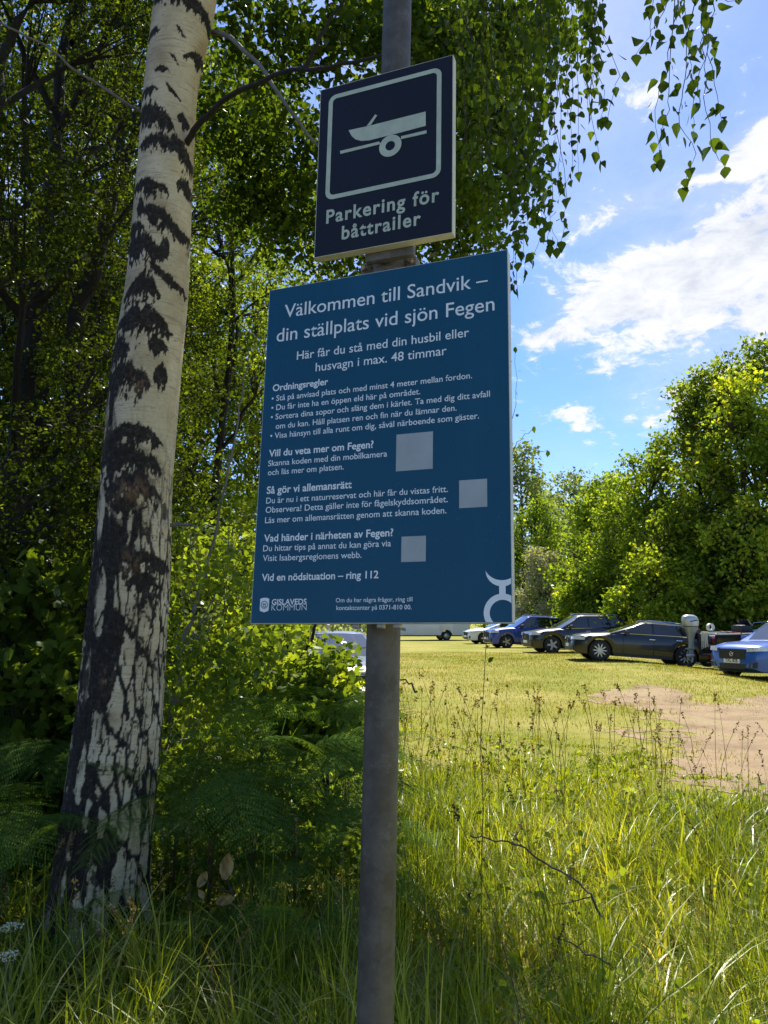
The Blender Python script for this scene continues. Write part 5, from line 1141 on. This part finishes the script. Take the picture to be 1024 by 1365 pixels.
# wooden posts at the edge of the meadow
M['post_wood'] = simple('weathered_post_wood', (.20, .12, .055), .85, var=.35, scale=14, bump=.4)
for lb, px, Y in (('left wooden post between shrubs and meadow', 293, 15), ('thicker wooden post beside the board edge', 325, 13)):
    x, y = px_tree(px, Y); z = float(gz(x, y)); h = 1.45 if px == 325 else 1.6
    m_ = MB(); m_.tube([(x, y, z - .05), (x + .01, y, z + h - .03), (x + .01, y, z + h)], [.062, .058, .045], 10); o = m_.build('wooden_post', M['post_wood'], None, smooth=True); tag(o, lb, 'post')
# ------------------------------------------------------------------ grass
g0 = np.random.default_rng(88)
def in_view(x, y, margin=.12): return (np.abs(x) < y * (.5 + margin) + .3)
SHADE_LEFT = lambda x, y: sst(-x - .02 * y, -.1, 1.2)
def blades(n, region, hfun, width, curve, seg, seed, name, mat, label, cat, tfun, dens=None, zoff=-.01, tuft=0):
    g = np.random.default_rng(seed)
    u = g.random(n); y = np.sqrt(region[0] ** 2 + u * (region[1] ** 2 - region[0] ** 2)); x = (g.random(n) * 2 - 1) * (y * .58 + .4)
    tl = None
    if tuft:
        m_ = n // tuft; ci = g.integers(0, m_, n); cx_, cy_ = x[:m_][ci], y[:m_][ci]; tr = (.025 + .06 * g.random(m_))[ci]; off = g.normal(size=(n, 2)) * tr[:, None]; x, y = cx_ + off[:, 0], cy_ + off[:, 1]; tl = off / .07
        hs = (.55 + .85 * g.random(m_))[ci]
    h = hfun(x, y, g) * (hs if tuft else 1.0); keep = (h > .01)
    if dens is not None: keep &= g.random(n) < dens(x, y)
    x, y, h = x[keep], y[keep], h[keep]; tl = tl[keep] if tl is not None else None; n = len(x); z = gz(x, y) + zoff
    az = g.random(n) * 2 * np.pi; lean = np.stack([np.cos(az), np.sin(az)], 1) * (g.random((n, 1)) ** 1.3) * curve
    if tl is not None: lean = lean * .6 + np.clip(tl, -1.2, 1.2) * curve * .7
    az = np.arctan2(lean[:, 1], lean[:, 0]); wd = np.stack([-np.sin(az + g.normal(0, .6, n)), np.cos(az)], 1); wd = wd / np.linalg.norm(wd, axis=1, keepdims=True)
    t = np.linspace(0, 1, seg + 1); w = width * (.6 + .8 * g.random(n)) * np.clip(y / 4.0, 1, 3.2) ** .5
    V = np.zeros((n, seg + 1, 2, 3))
    for k, tt in enumerate(t):
        cx = x + lean[:, 0] * h * (tt ** 1.8); cy = y + lean[:, 1] * h * (tt ** 1.8); cz = z + h * (tt - .42 * np.linalg.norm(lean, axis=1) * tt ** 2.2)
        ww = w * (1 - tt ** 1.6) * .5 + .0002
        for s_, sg in enumerate((-1, 1)):
            V[:, k, s_, 0] = cx + sg * wd[:, 0] * ww; V[:, k, s_, 1] = cy + sg * wd[:, 1] * ww; V[:, k, s_, 2] = cz
    b = (np.arange(n) * (seg + 1) * 2)[:, None]; f = np.concatenate([np.stack([b[:, 0] + 2 * k, b[:, 0] + 2 * k + 1, b[:, 0] + 2 * k + 3, b[:, 0] + 2 * k + 2], 1) for k in range(seg)])
    ti = np.repeat(np.clip(tfun(x, y, g), 0, 1), (seg + 1) * 2)
    o = mesh_np(name, V.reshape(-1, 3), f, mat, tint=ti); tag(o, label, cat, kind='stuff'); return o
def nz2(x, y, s, seed): return fbm(np.stack([x * s + 100, y * s + 100], 1), 3, seed)
def h_tall(x, y, g):
    edge = 8.6 + 2.4 * sst(-x, -.9, .4) - .9 * sst(x, 1.2, 3); nn_ = nz2(x, y, .9, 4); base = (.44 * (1 - sst(y, edge - 4.2, edge + .6)) + .16 * (1 - sst(y, edge - 1, edge + 5)) * sst(nz2(x, y, .8, 24), .35, .6)) * (.45 + .9 * nn_)
    return base * (.5 + .7 * g.random(len(x))) * (1 - .25 * SHADE_LEFT(x, y)) * (1 - .68 * sst(-x, -.05, .25) * sst(y, 4.1, 4.7)) * (1 - sst(sandness(x, y), -.25, .1))
blades(135000, (2.1, 14), h_tall, .0062, .75, 4, 41, 'tall_grass', M['grass'], 'tall green grass growing round the post and birch', 'grass', lambda x, y, g: .40 + 1.0 * (nz2(x, y, .8, 7) - .5) + g.normal(0, .16, len(x)) + .3 * (g.random(len(x)) < .08) + .12 * sst(y, 5, 8.5) * sst(x, 0, .6),
       lambda x, y: (1 - .55 * SHADE_LEFT(x, y)) * np.clip(.30 + 1.4 * nz2(x, y, 1.7, 5), 0, 1), tuft=34)
def h_lawn(x, y, g):
    return (.035 + .06 * nz2(x, y, .7, 14)) * (.5 + .8 * g.random(len(x))) * sst(y, 6, 9.5) * (1 - .6 * sst(sandness(x, y), -.1, .5))
blades(150000, (6.0, 34), h_lawn, .0075, .7, 2, 42, 'meadow_grass', M['lawn'], 'short sunlit yellow-green meadow grass', 'grass', lambda x, y, g: .40 + .8 * (nz2(x, y, .5, 17) - .5) + g.normal(0, .2, len(x)), lambda x, y: np.clip(-.15 + 1.9 * nz2(x, y, .9, 15), 0, 1) * (1 - .95 * sst(sandness(x, y), -.15, .55)))
blades(16000, (2.3, 8.5), lambda x, y, g: h_tall(x, y, g) * .9, .0135, 1.05, 5, 43, 'broad_grass', M['grass'], 'broad arching grass blades among the finer grass', 'grass', lambda x, y, g: .5 + .9 * (nz2(x, y, 1.5, 8) - .5) + g.normal(0, .2, len(x)), lambda x, y: np.clip(-.3 + 2.0 * nz2(x, y, 2.6, 6), 0, 1), tuft=14)
blades(9000, (2.6, 9.5), lambda x, y, g: h_tall(x, y, g) * .75, .005, 1.1, 4, 44, 'dry_grass', M['straw'], 'dry straw coloured blades lying in the grass', 'dry grass', lambda x, y, g: g.random(len(x)), lambda x, y: np.clip(-.5 + 2.2 * nz2(x, y, .9, 26), 0, 1) * (.3 + .7 * sst(x, -.5, .3)))
n = 9000; y = np.sqrt(g0.uniform(2.5 ** 2, 9 ** 2, n)); x = g0.uniform(-.1, .6, n) * y; k_ = (nz2(x, y, 1.4, 91) > .55) & (sandness(x, y) < -.1); x, y = x[k_], y[k_]; n = len(x)
c = leaf_cloud(np.stack([x, y, gz(x, y) + .30 * g0.random(n) ** .8], 1), .025 + .04 * g0.random(n), np.clip(g0.normal(.55, .25, n), 0, 1), OVAL, up=1.0, g=g0)
o = leaf_object('meadow_weeds', c, M['dark_leaf'], None); tag(o, 'leafy weeds growing among the sunlit grass', 'weeds', kind='stuff')
# flowering culms with seed heads
def culms(n, region, hr, seed, name, stemmat, headmat, label, cat, xr=None, rad=.0013):
    g = np.random.default_rng(seed); mb = MB(); hv = []
    for i in range(n):
        y = math.sqrt(region[0] ** 2 + g.random() * (region[1] ** 2 - region[0] ** 2)); x = g.uniform(*(xr or (-.5, .55))) * y
        if float(sandness(np.array([x]), np.array([y]))[0]) > .0: continue
        h = g.uniform(*hr); a = g.random() * 6.28; ln = g.uniform(.05, .4) * h; z = float(gz(x, y))
        pts = [(x + math.cos(a) * ln * t ** 1.7, y + math.sin(a) * ln * t ** 1.7, z + h * (t - .06 * t ** 3)) for t in (0, .3, .6, .85, 1)]
        r = rad * max(1, y / 4.5); mb.tube(pts, [r * 1.3, r * 1.1, r, r * .8, r * .6], 4, cap=False)
        d = unit(np.array(pts[-1]) - np.array(pts[-2])); m = int(g.integers(10, 22)); L = g.uniform(.05, .13)
        for k in range(m): hv.append(np.array(pts[-1]) - d * L * (1 - k / m) + g.normal(size=3) * .004 * max(1, y / 5))
    hv = np.array(hv); o = mb.build(name, stemmat, None, fix=False); tag(o, label, cat, kind='stuff')
    a = o.data.attributes.new('tint', 'FLOAT', 'POINT'); a.data.foreach_set('value', g.random(len(o.data.vertices)).astype(np.float32))
    c = leaf_cloud(hv, np.full(len(hv), .014) * np.clip(hv[:, 1] / 4.5, 1, 2.5), g.random(len(hv)), KITE, up=0, g=g); leaf_object('seed_heads', c, headmat, o)['kind'] = 'stuff'
culms(120, (2.4, 11), (.45, .9), 51, 'grass_stems', M['straw'], M['straw'], 'pale flowering grass stems above the tall grass', 'grass stems', (-.06, .52))
culms(52, (2.6, 10.0), (.5, 1.05), 52, 'dark_grass_stems', M['seed'], M['seed'], 'dark seed heads on thin stems over the sunlit meadow', 'grass stems', (.02, .54))
culms(60, (2.6, 4.6), (.35, .75), 53, 'shaded_grass_stems', M['straw'], M['straw'], 'straw coloured grass stems in the shade by the birch', 'grass stems', (-.5, .0))

# ------------------------------------------------------------------ bracken
def frond_mesh(seed, L=.75):
    g = np.random.default_rng(seed); Vs, Fs, Ts, k = [], [], [], 0
    npn = 16
    def rach(t): return np.array([0, L * (t - .10 * t ** 2), L * (.62 * t - .78 * t ** 2.1)])
    for i in range(npn):
        t = .16 + .84 * i / npn; p = rach(t); d = unit(rach(t + .02) - rach(t - .02)); wl = L * .34 * math.sin(math.pi * min(1, (1 - t) * 1.05 + .12)) ** .8 * (1 - t * .35)
        for sg in (-1, 1):
            out = unit(np.array([sg, 0, 0]) + d * .45 + g.normal(size=3) * .06 + np.array([0, 0, -.10])); m = max(4, int(wl / .015)); nrm = unit(np.cross(out, d) * -sg)
            for j in range(m):
                f = (j + .5) / m; c = p + out * wl * f + np.array([0, 0, -.12]) * wl * f * f; pl = wl * .24 * (1 - f * .88) + .003; wdt = wl / m * .58
                for s2 in (-1, 1):
                    dd = unit(d * s2 + out * .35); Vs += [c, c + dd * pl * .5 + out * wdt * .6, c + dd * pl, c + dd * pl * .5 - out * wdt * .4]; Fs.append((k, k + 1, k + 2, k + 3)); Ts += [np.clip(.4 + .35 * t + g.normal(0, .1), 0, 1)] * 4; k += 4
    pts = [rach(t) for t in np.linspace(0, 1, 12)]
    for i in range(11):
        w = .0028 * (1 - i / 13); a, b = pts[i], pts[i + 1]; Vs += [a + [w, 0, 0], b + [w, 0, 0], b - [w, 0, 0], a - [w, 0, 0]]; Fs.append((k, k + 1, k + 2, k + 3)); Ts += [.2] * 4; k += 4
    return np.array(Vs), np.array(Fs), np.array(Ts)
FR = [frond_mesh(s, 1.0) for s in (1, 2, 3)]
protos = [mesh_np('frond', v, f, M['fern'], tint=t) for v, f, t in FR]; FM = [p.data for p in protos]
for p in protos: bpy.data.objects.remove(p)
ferns = [  # px, Y, frond length, count, lift, label
    (245, 4.45, .80, 9, .72, 'tall fern arching right against the birch trunk'), (290, 4.3, .95, 10, .78, 'largest fern, above the withered leaves'), (345, 4.4, .95, 10, .80, 'tall fern midway between birch and post'), (400, 4.55, .95, 10, .78, 'tall fern clump just left of the post'), (262, 4.9, 1.0, 10, .95, 'fern standing deeper behind the birch, right side'),
    (325, 5.1, 1.0, 10, .92, 'fern under the forked shrub'), (448, 4.5, .75, 8, .55, 'fern touching the post on its left'), (372, 3.6, .50, 8, .16, 'small bright fern low in the grass, left of post'), (552, 4.9, .5, 7, .16, 'low fern right of the post'),
    (28, 4.1, .85, 9, .60, 'fern at the left edge beside the birch'), (60, 4.8, .95, 10, .80, 'fern behind the birch on its left'), (-18, 3.8, .8, 9, .45, 'fern cut by the left edge, low'), (12, 5.4, 1.0, 10, 1.0, 'high fern in deep shade at the left'), (240, 5.8, 1.0, 10, .95, 'far fern behind the birch sapling'),
    (100, 3.75, .5, 7, .14, 'small fern in front of the birch foot'), (465, 6.0, .9, 9, .75, 'fern by the bright shrub at the post'), (385, 5.3, 1.0, 10, .92, 'fern behind the tall clump by the post'), (228, 3.95, .45, 7, .12, 'little fern at the right foot of the birch'), (315, 3.95, .7, 9, .42, 'middling fern in front of the largest one'), (430, 4.0, .65, 9, .40, 'middling fern in front of the tall clump by the post')]
g = np.random.default_rng(61)
for (px, Y, L, n, lift, lb) in ferns:
    x, y = px_tree(px, Y); z = float(gz(x, y)); root = empty('fern', (x, y, z)); tag(root, lb, 'fern', 'ferns under the trees')
    a0 = g.random() * 6.28
    n = max(5, n - 2)
    for k in range(n):
        o = link(bpy.data.objects.new('frond', FM[k % 3])); o.parent = root; s = L * g.uniform(.75, 1.1)
        o.location = (g.normal() * .03, g.normal() * .03, lift * g.uniform(.35, 1.0)); o.rotation_euler = (R(g.uniform(-8, 48)), R(g.normal() * 8), a0 + 6.283 * k / n + g.normal() * .25); o.scale = (s, s, s)
    mb = MB()
    for k in range(n): mb.tube([(0, 0, -.03), (g.normal() * .02, g.normal() * .02, lift * .6)], .003, 4)
    mb.build('stalks', M['straw'], root, local=True)
    a = root.children[-1].data.attributes.new('tint', 'FLOAT', 'POINT')

# dense leafy ground cover under the trees
n = 30000; y = np.sqrt(g.uniform(3.3 ** 2, 9.5 ** 2, n)); x = g.uniform(-.62, .02, n) * y; k_ = ~((y < 4.3) & (x > -.29 * y)); x, y = x[k_], y[k_]; n = len(x); hh = .5 * nz2(x, y, 1.3, 70) * g.random(n) ** .7 * sst(y, 3.2, 4.6)
c = leaf_cloud(np.stack([x, y, gz(x, y) + hh], 1), .03 + .045 * g.random(n), np.clip(g.normal(.35, .25, n), 0, 1), OVAL, up=1.0, g=g)
o = leaf_object('undergrowth', c, M['dark_leaf'], None); tag(o, 'dim leafy undergrowth below the wood', 'undergrowth', kind='stuff')

# dead branch on the grass
M['deadwood'] = simple('dead_branch_bark', (.055, .042, .034), .85, var=.5, scale=40, bump=.5)
def dead_branch(label, pts, r0, twigs):
    q = [np.array(P(*p)) for p in pts]; out = []
    for i in range(len(q) - 1): out += list(wob(q[i], q[i + 1], 6, .006, g))[(1 if i else 0):]
    mb = MB().tube(out, list(np.linspace(r0 * .55, r0, len(out))), 7)
    for tw in twigs:
        q2 = [np.array(P(*p)) for p in tw]; o2 = []
        for i in range(len(q2) - 1): o2 += list(wob(q2[i], q2[i + 1], 4, .004, g))[(1 if i else 0):]
        mb.tube(o2, list(np.linspace(r0 * .6, r0 * .25, len(o2))), 5)
    o = mb.build('dead_branch', M['deadwood'], None, smooth=True); tag(o, label, 'branch', 'fallen branches in the grass')
dead_branch('dark dead branch arching over the grass right of post', [(626, 1114, 3.6), (660, 1122, 3.55), (700, 1130, 3.5), (745, 1160, 3.4), (785, 1190, 3.3), (803, 1222, 3.25)], .0052, [[(700, 1130, 3.5), (688, 1116, 3.52), (675, 1106, 3.55)], [(790, 1195, 3.3), (760, 1203, 3.3), (732, 1208, 3.32)]])
dead_branch('thinner dead twig lying lower in the grass', [(735, 1245, 3.15), (770, 1262, 3.1), (800, 1278, 3.05), (820, 1290, 3.0)], .0042, [[(770, 1262, 3.1), (785, 1250, 3.1)]])
dead_branch('short dark twig poking right from the post', [(520, 900, 2.3), (545, 912, 2.25), (556, 922, 2.2)], .003, [])
# withered sapling
def withered():
    b = P(330, 1260, 3.7); root = empty('withered_sapling', (b.x, b.y, float(gz(b.x, b.y)))); tag(root, 'small dry sapling with curled pale brown leaves by the birch', 'sapling')
    mb = MB(); z0 = float(gz(b.x, b.y)); st = [(b.x, b.y, z0), tuple(P(310, 1190, 3.7)), tuple(P(296, 1160, 3.7))]; mb.tube(st, [.004, .003, .002], 5)
    mb.tube([st[1], tuple(P(280, 1180, 3.68)), tuple(P(270, 1170, 3.68))], [.003, .002, .002], 5); mb.build('stem', M['twig'], root)
    for (px, py, L, a) in ((302, 1155, .115, 80), (270, 1172, .075, 60), (300, 1200, .085, 15), (268, 1192, .05, 120)):
        p = np.array(P(px, py, 3.68)); k = 7; V = []; ca, sa = math.cos(R(a)), math.sin(R(a))
        for i in range(k):
            t = i / (k - 1); w = .28 * math.sin(math.pi * min(1, t * .92 + .06)) ** .8 * L
            for s in (-1, -.5, 0, .5, 1):
                u = (t - .5) * L; v = s * w; V.append(p + np.array([u * ca - v * sa, -.35 * abs(s) * w + .15 * L * math.sin(t * 3) + g.normal() * .002, u * sa + v * ca]))
        f = [(i * 5 + j, i * 5 + j + 1, i * 5 + 6 + j, i * 5 + 5 + j) for i in range(k - 1) for j in range(4)]
        mesh_np('withered_leaf', np.array(V), f, M['withered'], root, tint=g.random(len(V)), smooth=True)
withered()
# yarrow at the left edge
def yarrow(label, px, py, Y):
    t = np.array(P(px, py, Y)); z0 = float(gz(t[0], t[1])); root = empty('wild_flower', (t[0], t[1], z0)); tag(root, label, 'flower', 'white flowers at the left edge')
    mb = MB(); mb.tube([(t[0] + .03, t[1], z0), (t[0] + .01, t[1], z0 + (t[2] - z0) * .6), tuple(t)], .002, 5); mb.build('stem', M['grey_twig'], root)
    m = 160; r = .045 * np.sqrt(g.random(m)); a = g.random(m) * 6.28; pos = np.stack([t[0] + r * np.cos(a), t[1] + r * np.sin(a), t[2] + .012 - r * .3 + g.normal(0, .003, m)], 1)
    c = leaf_cloud(pos, np.full(m, .008), g.random(m), KITE, up=1.5, g=g); leaf_object('flower_head', c, M['petal'], root)
M['petal'] = leaf_mat('white_petal', [(0, (.45, .45, .38)), (1, (.75, .74, .66))], .3)
yarrow('higher white flower head at the left edge', 14, 1236, 3.1); yarrow('lower white flower head at the left edge', 8, 1275, 2.9)
